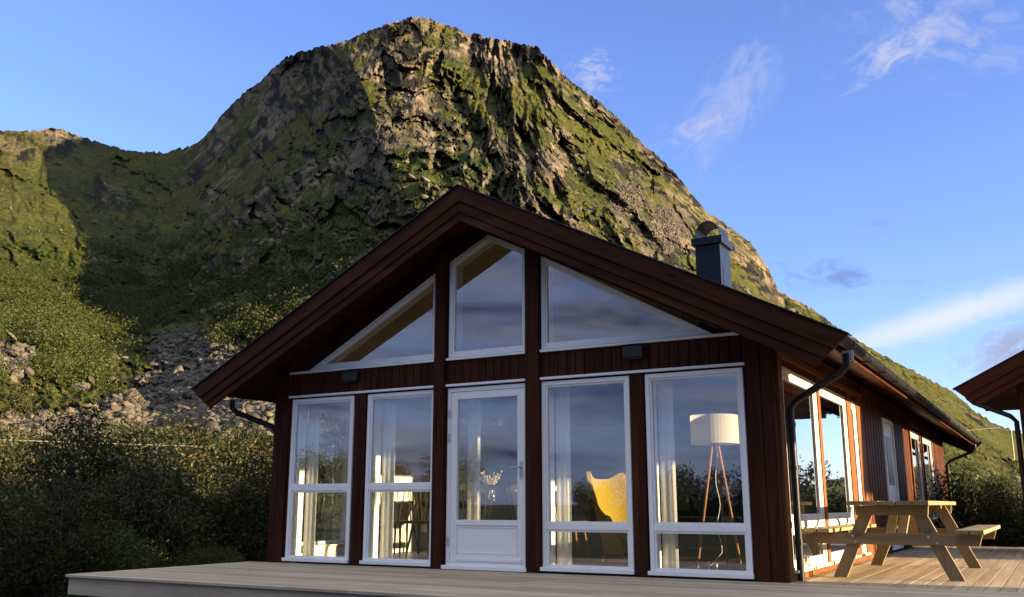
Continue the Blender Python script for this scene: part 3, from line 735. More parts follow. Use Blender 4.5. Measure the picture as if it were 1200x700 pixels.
def downpipe(par, x, y, ztop, xw, yw, zb, r=.036):
    pts = [(x, y, ztop), (x, y, ztop-.10), (x+(xw-x)*.12, y+(yw-y)*.12, ztop-.17), (x+(xw-x)*.88, y+(yw-y)*.88, ztop-.36), (xw, yw, ztop-.44), (xw, yw, zb)]
    dp = MB().tube(pts, r, 14).build('downpipe', M['black'], par, smooth=True)
    for z in (ztop-.62, (ztop+zb)/2, zb+.35): MB().tube([(xw, yw, z), (xw, yw, z+.05)], r+.006, 14).build('clip', M['black'], dp, smooth=True)
    return dp
gx = .705
dp = downpipe(cabin, gx, -.10, 2.06, .075, .28, -.02)
MB().box(gx-.045, gx+.055, -.06, -.045, 2.0, 2.10).build('outlet_bracket', M['cream'], dp)
downpipe(cabin, gx, 15.2, 2.06, .075, 15.3, -.3)
downpipe(cabin, 2*XM-gx, -.10, 2.06, CABW-.065, .10, -.3)
downpipe(cabin, 2*XM-gx, 15.2, 2.06, CABW-.065, 15.3, -.3)
# ---- chimney
cx0, cx1, cy0, cy1 = -2.05, -1.67, 4.0, 4.48
ch = MB().box(cx0, cx1, cy0, cy1, 3.2, 4.465).build('chimney', M['chim'], cabin, bevel=.004)
MB().box(cx0-.045, cx1+.045, cy0-.045, cy1+.045, 4.47, 4.585).build('collar', M['chim'], ch, bevel=.006)
MB().box(cx1, cx1+.006, cy0+.10, cy1-.10, 3.85, 4.15).build('hatch', M['chim'], ch, bevel=.002)
mb = MB(); n = 16; xm = (cx0+cx1)/2; r0 = .19; zc = 4.605
for i in range(n):
    t0, t1 = math.pi*i/n, math.pi*(i+1)/n
    P_ = lambda t, r: (xm+r*math.cos(t), zc+r*1.25*math.sin(t))
    mb.prism([P_(t0, r0), P_(t1, r0), P_(t1, r0-.007), P_(t0, r0-.007)], cy0+.01, cy1-.01)
for sx in (-1, 1): mb.box(xm+sx*(r0-.007), xm+sx*r0, cy0+.01, cy1-.01, 4.585, zc)
mb.build('hood', M['chim'], ch, smooth=True)

# ------------------------------------------------------------------ deck
deck = empty('deck', (-2, -1, -.66), 'weathered grey timber deck running in front of and along the right side of the cabin', 'deck')
mb = MB(); y = -.062
xr = 7.3
while y > -2.63:
    yb = y-.118; cuts = [-6.70]+sorted(random.uniform(-6, 7) for _ in range(2))+[xr]
    for a, b in zip(cuts[:-1], cuts[1:]): mb.box(a, b-.003, max(yb, -2.64), y, -.028, random.uniform(-.0015, .0015))
    y = yb-.006
mb.build('front_boards', M['deck_x'], deck, bevel=.003)
mb = MB(); x = .03
while x < xr:
    cuts = [.01]+[3.2+1.2*math.sin(x*9)]+[9.55] if int(x*8) % 2 else [.01, 6.4+math.cos(x*5), 9.55]
    if x < .06: cuts = [.01, 9.55]
    for a, b in zip(cuts[:-1], cuts[1:]): mb.box(x, x+.118, a-.055, b-.058, -.028, random.uniform(-.0015, .0015))
    x += .1235
mb.build('side_boards', M['deck_y'], deck, bevel=.003)
MB().box(-6.675, xr, -2.615, -2.585, -.20, -.030).box(-6.675, -6.645, -2.584, -.2, -.20, -.030).build('rim_board', M['deck_x'], deck, bevel=.004)
MB().box(-6.44, -.0, -.055, -.03, -.05, -.002).build('edge_strip', M['galv'], deck)
mb = MB()
for x in np.arange(-6.3, 7.2, 1.5):
    for y in (-2.3, -.5): MB().box(x-.06, x+.06, y-.06, y+.06, -.80, -.191).build('footing', M['table_z'], deck)
for x in np.arange(1, 7.2, 1.5):
    for y in (2.5, 5.5, 9.2): MB().box(x-.06, x+.06, y-.06, y+.06, -.80, -.191).build('footing', M['table_z'], deck)
mb = MB()
for y in np.arange(-2.5, -.1, .45): mb.box(-6.6, xr, y-.025, y+.025, -.19, -.031)
for y in np.arange(.4, 9.5, .6): mb.box(.05, xr, y-.025, y+.025, -.19, -.031)
mb.build('joist', M['table_z'], deck)

# ------------------------------------------------------------------ neighbouring cabin and added shade casters
def small_cabin(name, label, x0, x1, y0, y1, zb, hw_, zr, wins, xoff=.8, pipe=True, detail=True):
    xm = (x0+x1)/2; half = (x1-x0)/2
    c = empty(name, (xm, y0, zb), label, 'cabin'); rz = lambda x, v=0: zr-SLP*abs(x-xm)-v
    def wall(nm, polys, ya, yb, ax='y'):
        mb = MB()
        for p in polys: mb.prism(p, ya, yb, ax)
        return mb.build(nm, M['stain_v'], c)
    g_ = [(x0, zb), (x1, zb), (x1, rz(x1, .14)), (xm, rz(xm, .14)), (x0, rz(x0, .14))]
    wall('front_wall', [g_], y0, y0+.1); wall('back_wall', [g_], y1-.1, y1)
    wall('side_wall', [rect(y0+.1, y1-.1, zb, rz(x0, .14))], x0, x0+.1, 'x'); wall('side_wall', [rect(y0+.1, y1-.1, zb, rz(x0, .14))], x1-.1, x1, 'x')
    mb = MB(); x = x0+.18
    while x < x1-.18:
        mb.box(x, x+.118, y0-.02, y0-.001, zb, rz(x if x < xm else x+.118, .15)); x += .128
    mb.build('cladding', M['stain_v'], c)
    for a, b in ((x0, x0+.16), (x1-.16, x1)): MB().box(a, b, y0-.03, y0-.001, zb, rz(x0, .14)).build('post', M['stain_v'], c, bevel=.005)
    for wx0, wx1, wz0, wz1 in wins:
        f = MB().ring(rect(wx0, wx1, wz0, wz1), .06, y0-.05, y0-.0205).build('window', M['white'], c, bevel=.003)
        MB().prism(rect(wx0+.05, wx1-.05, wz0+.05, wz1-.05), y0-.035, y0-.029).build('pane', M['glassdark'], f)
    r = MB()
    for sx in (-1, 1):
        xe = xm+sx*(half+xoff-.2); r.prism([(xm, rz(xm, .02)), (xe, rz(xe, .02)), (xe, rz(xe, .135)), (xm, rz(xm, .135))], y0-.61, y1+.4)
    roof_ = r.build('roof', M['soffit'], c)
    for sx in (-1, 1):
        xe = xm+sx*(half+xoff-.21); xw = xm+sx*(half+.003); r = MB().prism([(xe, rz(xe, .137)), (xw, rz(xw, .137)), (xw, rz(xe, .20)), (xe, rz(xe, .20))], y0-.60, y1+.39).build('soffit', M['soffit'], roof_)
    r = MB()
    for sx in (-1, 1):
        xe = xm+sx*(half+xoff-.19); r.prism([(xm, rz(xm, .0)), (xe, rz(xe, .0)), (xe, rz(xe, .018)), (xm, rz(xm, .018))], y0-.61, y1+.4)
    r.build('roofing', M['roofing'], roof_)
    for sx in (-1, 1): barge(xm, zr, sx, y0-.61, roof_, outw=half+xoff+.03)
    for sx in (-1, 1):
        xe = xm+sx*(half+xoff-.2); gz = rz(xe, .075)
        gt = MB().tube([(xe+sx*.07, y0-.56, gz), (xe+sx*.07, y1+.36, gz)], .058, 10).build('gutter', M['black'], c, smooth=True)
        if pipe: downpipe(c, xe+sx*.07, y0-.35, gz-.05, (x0-.06 if sx < 0 else x1+.06), y0+.12, zb)
    return c
M['glassdark'] = plain('dark_glass', (.02, .025, .03), .03, .1, 3, spec=1.)
small_cabin('neighbour_cabin', 'dark brown cabin at the right edge, only its roof corner and gutter showing', 1.90, 6.1, 6.75, 8.75, -.02, 2.1, 2.36+SLP*(2.1+.81), [(2.4, 3.6, .9, 2.0), (4.2, 5.4, .9, 2.0)], xoff=.78)
small_cabin('neighbour_cabin', 'dark unseen cabin added to the right of the front deck to shade it', 7.6, 13.6, -9.5, 1.05, -.6, 3, 4.3, [(8.2, 9.6, .3, 1.6), (11.2, 12.6, .3, 1.6)])  # added out of view so that its shadow covers the front deck

small_cabin('shade_shed', 'narrow dark outbuilding added out of view to shade the side wall', 8.8, 11.2, 6.2, 8.4, -.6, 1.2, 3.5, [(9.6, 10.3, .9, 1.6)])  # unseen, put here to shade part of the side wall
# ------------------------------------------------------------------ picnic table
pt = empty('picnic_table', (.83, 2.1, 0), 'long weathered pine picnic table with fixed benches standing on the side deck', 'picnic table')
ty0, ty1 = .72, 3.46
def planks(name, x0, x1, n, z0, z1, y0, y1, gap=.012):
    mb = MB(); w_ = (x1-x0+gap)/n
    for k in range(n): j = random.uniform(-.008, .008); mb.box(x0+k*w_, x0+k*w_+w_-gap, y0+j, y1+j, z0, z1+random.uniform(-.002, .002))
    return mb.build(name, M['table'], pt, bevel=.004)
planks('tabletop', .455, 1.195, 5, .695, .735, ty0, ty1)
planks('bench_seat', .035, .275, 2, .432, .470, ty0-.02, ty1+.02); planks('bench_seat', 1.395, 1.64, 2, .432, .470, ty0-.02, ty1+.02)
for y in (.98, 3.12):
    s_ = 1 if y < 2 else -1
    for sx in (-1, 1):
        xf, xt = .83+sx*.53, .83+sx*.21; hw_ = .066
        MB().prism([(xf-hw_, 0), (xf+hw_, 0), (xt+hw_, .693), (xt-hw_, .693)], y-.022, y+.022).build('leg', M['table_z'], pt, bevel=.003)
    ya, yb = (y-.068, y-.024) if s_ > 0 else (y+.024, y+.068)
    MB().prism([(.10, .32), (1.58, .32), (1.615, .43), (.055, .43)], ya, yb).build('crossbeam', M['table_x'], pt, bevel=.003)
    MB().prism([(.50, .60), (1.16, .60), (1.17, .693), (.49, .693)], ya, yb).build('crossbeam', M['table_x'], pt, bevel=.003)
    for sx in (-1, 1):
        for dz, o in ((.345, .02), (.40, -.03)):
            t = dz/.693; xb = .83+sx*(.53-.32*t)+o
            MB().tube([(xb, ya-.006 if s_ > 0 else yb, dz), (xb, ya+.001 if s_ > 0 else yb+.006, dz)], .010, 10).build('bolt', M['galv'], pt)
    yb2 = y+s_*.62
    for dx in (-.05, .05): MB().beam((.83+dx, y+s_*.07, .37), (.83+dx*1.1, yb2, .68), .035, .09, up=(1, 0, 0)).build('brace', M['table_z'], pt, bevel=.003)
MB().box(.48, 1.17, 2.03, 2.10, .66, .693).build('batten', M['table_x'], pt, bevel=.003)

# ------------------------------------------------------------------ inside the living room
fl = empty('floor_lamp', (-1.08, 1.48, .02), 'tripod floor lamp with oak legs and white drum shade behind the right front pane', 'floor lamp')
lx, ly = -1.08, 1.48
mb = MB(); n = 40
for k in range(n):
    t0, t1 = 2*math.pi*k/n, 2*math.pi*(k+1)/n
    for r in (.27,):
        q = [(lx+r*math.cos(t0), ly+r*math.sin(t0), 1.375), (lx+r*math.cos(t1), ly+r*math.sin(t1), 1.375), (lx+r*math.cos(t1), ly+r*math.sin(t1), 1.70), (lx+r*math.cos(t0), ly+r*math.sin(t0), 1.70)]
        mb.add(q, [(0, 1, 2, 3)])
mb.build('shade', M['lampshade'], fl, smooth=True)
for a in (240, 328, 95):
    c_, s_ = math.cos(R(a)), math.sin(R(a))
    MB().tube([(lx+.035*c_, ly+.035*s_, 1.42), (lx+.34*c_, ly+.34*s_, .02)], [.019, .013], 10).build('leg', M['oak'], fl, smooth=True)
MB().tube([(lx, ly, 1.36), (lx, ly, 1.46)], .045, 14).tube([(lx, ly, 1.46), (lx, ly, 1.54)], .02, 10).build('socket', M['black'], fl, smooth=True)
MB().tube([(lx+.02+.02*math.sin(k*.9), ly-.05+.01*math.cos(k*1.3), 1.38-k*.075) for k in range(17)]+[(lx-.06, ly-.1, .06), (lx-.10, ly-.12, .03), (lx-.3, ly-.1, .03)], .004, 6).build('cable', M['white'], fl, smooth=True)
# wing chair: curved shell with wings, cushion and legs
wc_ = empty('wing_chair', (-2.35, 2.0, .02), 'mustard yellow wing armchair turned sideways behind the pane right of the door', 'armchair')
def shell(cx, cy, rot, par):
    us = np.linspace(-1, 1, 25); vs_ = np.linspace(0, 1, 15); V = []; 
    for th in (0, .05):
        for v in vs_:
            for u in us:
                ang = u*R(112); rr = (.30+.08*min(1, v*2.2)**.7)*(1+.10*v*v)-.02*v; 
                hgt = .12+ (v*(.90 - .46*sstep(.35, 1., abs(u)) + .10*math.exp(-((abs(u)-.42)/.16)**2)))
                lean = .14*v*v
                x = (rr+th)*math.sin(ang)*(1+.06*v); y = (rr*.92+th)*math.cos(ang)+lean
                V.append((x, y, hgt))
    nu, nv = len(us), len(vs_); F_ = []
    for t in (0, 1):
        o = t*nu*nv
        for j in range(nv-1):
            for i in range(nu-1):
                f = (o+j*nu+i, o+j*nu+i+1, o+(j+1)*nu+i+1, o+(j+1)*nu+i); F_.append(f if t == 0 else f[::-1])
    o = nu*nv
    rim = [(nv-1)*nu+i for i in range(nu)]; 
    for a, b in zip(rim[:-1], rim[1:]): F_.append((a, b, b+o, a+o))
    for i0 in (0, nu-1):
        for j in range(nv-1): a, b = j*nu+i0, (j+1)*nu+i0; F_.append((a, b, b+o, a+o))
    for i in range(nu-1): F_.append((i, i+1, i+1+o, i+o))
    c, s_ = math.cos(rot), math.sin(rot)
    mb = MB(); mb.add([(cx+x*c-y*s_, cy+x*s_+y*c, z) for x, y, z in V], F_); return mb
rot = R(72)
shell(-2.35, 2.0, rot, wc_).build('shell', M['yellow'], wc_, smooth=True)
cc, ss = math.cos(rot), math.sin(rot)
Q = lambda x, y, z: (-2.35+x*cc-y*ss, 2.0+x*ss+y*cc, z)
mb = MB(); n = 20
ringp = [(.33*math.cos(2*math.pi*k/n)*1.0, .34*math.sin(2*math.pi*k/n)-.02) for k in range(n)]
mb.add([Q(x*f, y*f, z) for f, z in ((.9, .27), (1, .30), (1, .42), (.92, .46)) for x, y in ringp], [(j*n+i, j*n+(i+1) % n, (j+1)*n+(i+1) % n, (j+1)*n+i) for j in range(3) for i in range(n)]+[tuple(range(n))[::-1], tuple(3*n+i for i in range(n))])
mb.build('cushion', M['yellow'], wc_, smooth=True)
for sx, sy in ((-1, -1), (1, -1), (1, 1), (-1, 1)): MB().tube([Q(sx*.16, sy*.16, .30), Q(sx*.27, sy*.27, .02)], [.018, .011], 8).build('leg', M['oak'], wc_, smooth=True)
# sofa
so = empty('sofa', (-1.3, 4.2, .02), 'long charcoal sofa with low back beyond the floor lamp', 'sofa')
MB().box(-2.5, -.45, 3.75, 4.65, .14, .42).build('seat', M['sofa'], so, bevel=.04); MB().box(-2.5, -.45, 4.50, 4.72, .42, .86).build('backrest', M['sofa'], so, bevel=.05)
for x in (-2.68, -.44): MB().box(x, x+.18, 3.75, 4.72, .14, .62).build('armrest', M['sofa'], so, bevel=.04)
for x in (-2.45, -1.45): MB().box(x, x+.95, 3.72, 4.45, .425, .54).build('cushion', M['sofa'], so, bevel=.05)
for x in (-2.6, -.35):
    for y in (3.82, 4.6): MB().tube([(x, y, .16), (x, y, .02)], .02, 8).build('leg', M['blackwood'], so)
# dining table and chairs
dt = empty('dining_table', (-4.75, 2.35, .02), 'dark oval-cornered dining table behind the second pane', 'dining table')
MB().box(-6.0, -3.85, 1.95, 2.8, .72, .75).build('tabletop', M['oak'], dt, bevel=.012)
MB().box(-5.6, -4.0, 2.06, 2.69, .65, .718).build('apron', M['blackwood'], dt)
for x in (-5.62, -3.98):
    for y in (2.08, 2.67): MB().tube([(x, y, .66), (x, y, .02)], [.032, .02], 10).build('leg', M['blackwood'], dt, smooth=True)
def make_chair(m, label):
    c = empty('dining_chair', (0, 0, 0), label, 'chair', 'spindle-back chairs round the dining table')
    MB().prism([(-.22, -.21), (.22, -.21), (.20, .21), (-.20, .21)], .43, .465, 'z').build('seat', M[m], c, bevel=.012)
    for sx in (-1, 1):
        for sy in (-1, 1): MB().tube([(sx*.15, sy*.15, .44), (sx*.21, sy*.22, 0)], [.018, .012], 8).build('leg', M[m], c, smooth=True)
    arc = [(x, .24+.03-.12*(x/.26)**2, .90) for x in np.linspace(-.26, .26, 9)]
    mb = MB()
    for a, b in zip(arc[:-1], arc[1:]): mb.beam(a, b, .02, .075)
    mb.build('top_rail', M['birch'], c, smooth=False)
    for k in range(7):
        u = -1+2*k/6; MB().tube([(u*.16, .19, .455), (u*.235, .27-.12*(u*.9)**2, .88)], .0095, 6).build('spindle', M['birch'], c, smooth=True)
    return c
blk = make_chair('blackwood', 'dark spindle-back chair at the dining table, left of the glass door'); oak = make_chair('oak', 'light oak spindle-back chair seen low through the glass door')
spots = [(blk, -5.72, 1.72, 180, None), (oak, -3.72, 1.95, 115, None), (0, -5.18, 1.70, 172, 'second dark spindle-back chair along the window side of the dining table'),
         (0, -4.32, 1.70, 186, 'dark spindle-back chair nearest the glass door on the window side'), (0, -5.3, 3.1, 0, 'dark spindle-back chair on the far side of the dining table, left end'),
         (0, -4.6, 3.12, 5, 'dark spindle-back chair on the far side of the dining table, right end'), (1, -3.55, 2.65, 95, 'light oak spindle-back chair at the far corner of the dining table')]
for o, x, y, rz, lab in spots:
    if isinstance(o, int): o = copy_tree(oak if o else blk)
    if lab: o['label'] = lab
    o.location = (x, y, .02); o.rotation_euler = (0, 0, R(rz))
bq = empty('flower_vase', (-4.55, 2.3, .75), 'small vase with dry twigs and pale flowers on the dining table', 'vase')
MB().tube([(-4.55, 2.3, .75), (-4.55, 2.3, .80), (-4.55, 2.3, .88), (-4.55, 2.3, .93)], [.035, .055, .03, .035], 14).build('vase', M['galv'], bq, smooth=True)
mb = MB()
for k in range(26):
    a, r, h = random.uniform(0, 6.3), random.uniform(.03, .16), random.uniform(1.0, 1.16); p = (-4.55+r*math.cos(a), 2.3+r*math.sin(a), h)
    mb.tube([(-4.55, 2.3, .9), p], .002, 4)
    mb.tube([(p[0], p[1], p[2]-.012), p, (p[0], p[1], p[2]+.012)], [.004, .013, .003], 6)
mb.build('flowers', M['birch'], bq)
# pendant
pd = empty('pendant_lamp', (-4.7, 2.35, 1.75), 'slim branched ceiling lamp hanging over the dining table', 'ceiling lamp')
MB().tube([(-4.7, 2.35, 1.80), (-4.7, 2.35, roofz(-4.7, .21))], .006, 6).build('cord', M['black'], pd)
for a in range(0, 360, 72):
    c_, s_ = math.cos(R(a)), math.sin(R(a))
    ar = MB().tube([(-4.7, 2.35, 1.80), (-4.7+.28*c_, 2.35+.28*s_, 1.84)], .008, 6).build('arm', M['galv'], pd)
    MB().tube([(-4.7+.28*c_, 2.35+.28*s_, 1.81), (-4.7+.28*c_, 2.35+.28*s_, 1.87), (-4.7+.28*c_, 2.35+.28*s_, 1.91)], [.03, .045, .02], 10).build('bulb', M['candle'], ar, smooth=True)
for x, lab in ((-.99, 'left of two small white pillar candles on the floor behind the right pane'), (-.91, 'right of two small white pillar candles on the floor behind the right pane')):
    o = MB().tube([(x, .8, .02), (x, .8, .12)], .013, 12).build('candle', M['candle'], smooth=True); tag(o, lab, 'candle', 'candles by the right pane')
def curtain(x0, x1, y, z0, z1, lab, along='x'):
    n = 40; mb = MB(); V = []
    for z in (z0, z1):
        for k in range(n+1):
            t = k/n; a = x0+(x1-x0)*t; b = y+.007*math.sin(t*(x1-x0)*2*math.pi/.075); V.append((a, b, z) if along == 'x' else (b, a, z))
    mb.add(V, [(i, i+1, n+2+i, n+1+i) for i in range(n)]); o = mb.build('curtain', M['curtain'], smooth=True)
    sm = o.modifiers.new('thickness', 'SOLIDIFY'); sm.thickness = .002
    tag(o, lab, 'curtain', 'white curtains in the living room')
curtain(-6.125, -5.93, .272, .04, 2.02, 'white curtain at the left edge of the leftmost front pane')
curtain(-4.905, -4.71, .272, .04, 2.02, 'white curtain at the left edge of the second front pane')
curtain(-3.66, -3.49, .272, .04, 2.02, 'white curtain at the left edge of the glass door')
curtain(-2.505, -2.33, .272, .04, 2.02, 'white curtain at the left edge of the pane right of the door')
curtain(-1.295, -1.13, .272, .04, 2.02, 'white curtain at the left edge of the rightmost front pane')
curtain(.30, .43, CABW+.30, .1, 2.05, 'white curtain left of the left side window, seen through the first pane', 'y')
curtain(1.30, 1.50, CABW+.30, .1, 2.05, 'white curtain right of the left side window, seen through the first pane', 'y')
curtain(4.35, 4.62, -.30, .1, 2.05, 'white curtain inside by the right side windows', 'y')

# ------------------------------------------------------------------ foliage
def rand_quads(C, size, rg, aspect=.55, up_bias=.0):
    n = len(C); d = rg.normal(size=(n, 3)); d /= np.linalg.norm(d, axis=1, keepdims=True)
    e = rg.normal(size=(n, 3)); e[:, 2] += up_bias; e -= (e*d).sum(1, keepdims=True)*d; e /= np.linalg.norm(e, axis=1, keepdims=True); f = np.cross(d, e)
    s_ = size*rg.uniform(.6, 1.3, size=(n, 1))
    a = C-e*s_; b = C+f*s_*aspect*.5; c = C+e*s_; g_ = C-f*s_*aspect*.5
    return np.stack([a, b, c, g_], 1).reshape(-1, 3), np.arange(n*4).reshape(n, 4)
def crown_points(n, w_, h_, lobes, rg, base=.15):
    """leaf positions spread over many uneven tufts, thicker towards their skins"""
    L = []
    for k in range(lobes):
        a = rg.uniform(0, 2*math.pi); r = w_*.5*math.sqrt(rg.uniform(.02, 1))*.82; zc = h_*(base+rg.uniform(.05, .95-base)*(1-.55*(r/(w_*.5))**2))
        L.append((r*math.cos(a), r*math.sin(a), zc, rg.uniform(.13, .27)*min(w_, h_)*.9))
    L = np.array(L); k = rg.choice(len(L), n, p=L[:, 3]**2/np.sum(L[:, 3]**2))
    d = rg.normal(size=(n, 3)); d /= np.linalg.norm(d, axis=1, keepdims=True); rr = (rg.uniform(.25, 1, size=(n, 1)))**.45
    q = L[k, :3]+d*L[k, 3:4]*rr*np.array([1, 1, 1.15])*(1+.25*rg.normal(size=(n, 1)))
    q = q[q[:, 2] > .03]; return q, L
def make_shrub(w_, h_, n, m, size, seed, label, trunk_h=.0, name='shrub', cat='shrub', lobes=26, base=.12):
    rg = np.random.default_rng(seed); root = empty(name, (0, 0, 0), label, cat)
    q, L = crown_points(n, w_, h_, lobes, rg, base); V, Fq = rand_quads(q, size, rg)
    mesh_np('crown', V, Fq, M[m], root)
    mb = MB(); 
    for k in range(0, len(L), 2):
        x, y, z, r = L[k]; b = (rg.normal()*.06*w_, rg.normal()*.06*w_, 0)
        mid = (b[0]*.5+x*.45, b[1]*.5+y*.45, z*.55)
        mb.tube([b, mid, (x, y, z)], [.022*h_/2, .014*h_/2, .005], 5, caps=False)
    mb.build('stems' if not trunk_h else 'trunk', M['bark'], root, smooth=True)
    return root
P1 = make_shrub(2.9, 2.3, 11000, 'leaf_dark', .060, 1, '')
P2 = make_shrub(2.4, 2.7, 11000, 'leaf_dark', .055, 2, '')
P3 = make_shrub(3.2, 2.0, 11000, 'leaf_mid', .060, 3, '')
P4 = make_shrub(2.4, 2.1, 7000, 'leaf_mid', .080, 4, '')
protos = [P1, P2, P3, P4]; used = set()
def place(proto, x, y, z, sc, rz, label, group):
    o = proto if id(proto) not in used else copy_tree(proto); used.add(id(proto))
    o.location = (x, y, z); o.scale = (sc, sc, sc*random.uniform(.92, 1.08)); o.rotation_euler = (0, 0, rz); o['label'] = label; o['group'] = group
    return o
def polar(a, d): return CAM[0]+d*(math.sin(R(a))*rgt[0]+math.cos(R(a))*fwh[0]), CAM[1]+d*(math.sin(R(a))*rgt[1]+math.cos(R(a))*fwh[1])
gleft = 'shrubs in the thicket left of the cabin'
random.seed(21)
spots = []
for d, n, a0, a1 in ((14.5, 6, -36, -21.5), (17, 7, -36, -16), (20, 8, -37, -14), (23.5, 9, -36, -13.5), (27.5, 10, -36, -12), (32, 11, -35, -12), (37, 11, -34, -12)):
    for k in range(n): spots.append((a0+(a1-a0)*(k+random.uniform(.2, .8))/n, d+random.uniform(-1.2, 1.2)))
for i, (a, d) in enumerate(spots):
    x, y = polar(a, d)
    if x > -8.1 and y > -3.6: continue
    top = 597-FPX*0; # crown tops step up with distance as the ground rises
    pr = random.choice([P1, P2, P4, P3] if d < 25 else [P1, P2, P3, P4, P3])
    s_ = {True: random.uniform(.62, .85), False: random.uniform(.85, 1.12)}[d < 18]
    s_ *= float(np.interp(d, [14, 18, 22, 26, 30, 38], [1.0, 1.0, .88, .74, .62, .50]))*random.uniform(.8, 1.22)
    if a > -20 and d < 25: s_ *= .8
    lab = 'dark leafy willow shrub in the thicket left of the deck' if pr in (P1, P2) else 'paler green shrub in the thicket left of the cabin'
    place(pr, x, y, ground_at(x, y)-.08, s_, random.uniform(0, 6.3), lab, gleft+(' (dark)' if pr in (P1, P2) else ' (pale)'))
gright = 'shrubs forming the hedge beyond the deck'
for i in range(13):
    x, y = .9+i*.55+random.uniform(-.2, .2), 11.2+(i % 3)*1.2+random.uniform(-.3, .3)
    place(random.choice([P1, P2]), x, y, -.72, random.uniform(.66, .84) if i < 5 else random.uniform(1.15, 1.3), random.uniform(0, 6.3), 'dark dense shrub in the hedge beyond the far end of the deck', gright)  # unseen right-hand shrubs are made taller to shade the visible ones
# trees behind the photographer: what the front windows mirror
TR = make_shrub(4.2, 5.4, 9000, 'leaf_dark', .12, 9, '', .1, 'birch_tree', 'tree', 30, .3)
TR2 = make_shrub(5.2, 4.2, 9000, 'leaf_dark', .12, 10, '', .1, 'birch_tree', 'tree', 30, .25)
for i in range(24):
    t = i/23; x, y = -62+t*66+random.uniform(-1.5, 1.5), -44+8*t+random.uniform(-4, 4)
    if i in (13, 14): continue
    place(random.choice([TR, TR2]), x, y, -.9, random.uniform(.55, 1.0)*(.8 if i < 5 else 1), random.uniform(0, 6.3), 'low dark birch in the tree line mirrored in the front windows', 'birches mirrored in the windows')

# ------------------------------------------------------------------ stones and hillside scrub
def ico():
    t = (1+5**.5)/2; V = np.array([(-1,t,0),(1,t,0),(-1,-t,0),(1,-t,0),(0,-1,t),(0,1,t),(0,-1,-t),(0,1,-t),(t,0,-1),(t,0,1),(-t,0,-1),(-t,0,1)], float); V /= np.linalg.norm(V[0])
    F_ = [(0,11,5),(0,5,1),(0,1,7),(0,7,10),(0,10,11),(1,5,9),(5,11,4),(11,10,2),(10,7,6),(7,1,8),(3,9,4),(3,4,2),(3,2,6),(3,6,8),(3,8,9),(4,9,5),(2,4,11),(6,2,10),(8,6,7),(9,8,1)]
    V = list(map(tuple, V)); mid = {}; F2 = []
    def m_(a, b):
        k = (min(a, b), max(a, b))
        if k not in mid:
            p = np.array(V[a])+np.array(V[b]); V.append(tuple(p/np.linalg.norm(p))); mid[k] = len(V)-1
        return mid[k]
    for a, b, c in F_: x, y, z = m_(a, b), m_(b, c), m_(c, a); F2 += [(a, x, z), (b, y, x), (c, z, y), (x, y, z)]
    return np.array(V), np.array(F2)
IV, IF = ico()
def rock_shape(rg):
    V = IV.copy()
    for _ in range(10):                           # knock flat faces off the ball
        d = rg.normal(size=3); d /= np.linalg.norm(d); h = rg.uniform(.32, .62); k = V@d; V = V-np.outer(np.clip(k-h, 0, None), d)
    return V*rg.uniform(.8, 1.7, size=3)
RS = [rock_shape(rng) for _ in range(14)]
def stone_mat(name, a, b):
    m, w, out = mat(name); tc = w.new('ShaderNodeTexCoord').outputs['Object']; isl = w.new('ShaderNodeNewGeometry').outputs['Random Per Island']
    n = w.noise(tc, 2.2, 4, .65); c = w.mix(isl, a, b); c = w.mix(w.ramp(n, [(.4, .7), (.6, 0.)]), c, (.07, .065, .055))
    c = w.mix(w.ramp(w.noise(tc, .8, 3), [(.55, 0.), (.66, .5)]), c, (.14, .14, .05))
    finish(w, out, c, .9, n, .15, .6, **{'Specular IOR Level': .15}); return m
M['stone'] = stone_mat('granite', (.024, .023, .020), (.135, .115, .088))
RX, RY, RZ = Vx, Vy, Vz
def scatter(prob, n, seed):
    """n random points of the slope, weighted, as grid positions (equal chance per patch of picture-independent solid angle)"""
    rg = np.random.default_rng(seed); w_ = prob.ravel(); c = np.cumsum(w_); k = np.searchsorted(c, rg.uniform(0, c[-1], n)); j, i = np.divmod(k, NA); j = np.clip(j, 1, NE-2); i = np.clip(i, 1, NA-2)
    u, v = rg.uniform(0, 1, n), rg.uniform(0, 1, n)
    B = np.stack([Vx, Vy, Vz], -1); p = B[j, i]+(B[j, i+1]-B[j, i])*u[:, None]+(B[j+1, i]-B[j, i])*v[:, None]
    return p, D[j, i], rg
def stones(name, prob, n, smin, smax, seed, label, pow_=2.2):
    p, d, rg = scatter(prob, n, seed); s_ = smin+(smax-smin)*rg.uniform(0, 1, n)**pow_
    th = rg.uniform(0, 2*math.pi, n); k = rg.integers(0, len(RS), n); S = np.array(RS)[k]
    sc3 = np.stack([s_, s_*rg.uniform(.7, 1.2, n), s_*rg.uniform(.5, .85, n)], -1)
    V = S*sc3[:, None, :]; tilt = rg.normal(size=n)*.4; cz, sz = np.cos(tilt)[:, None], np.sin(tilt)[:, None]
    X_, Y_, Z_ = V[..., 0]*cz-V[..., 2]*sz, V[..., 1], V[..., 0]*sz+V[..., 2]*cz
    c, s2 = np.cos(th)[:, None], np.sin(th)[:, None]
    W_ = np.stack([X_*c-Y_*s2, X_*s2+Y_*c, Z_], -1)+p[:, None, :]+np.array([0, 0, .25])*s_[:, None, None]
    Fq = (IF[None]+(np.arange(n)*len(IV))[:, None, None]).reshape(-1, 3)
    o = mesh_np(name, W_.reshape(-1, 3), Fq, M['stone']); tag(o, label, 'rocks', kind='stuff'); return o
scr = scree[:NE]*(D < 330); lowmask = (D > 40)
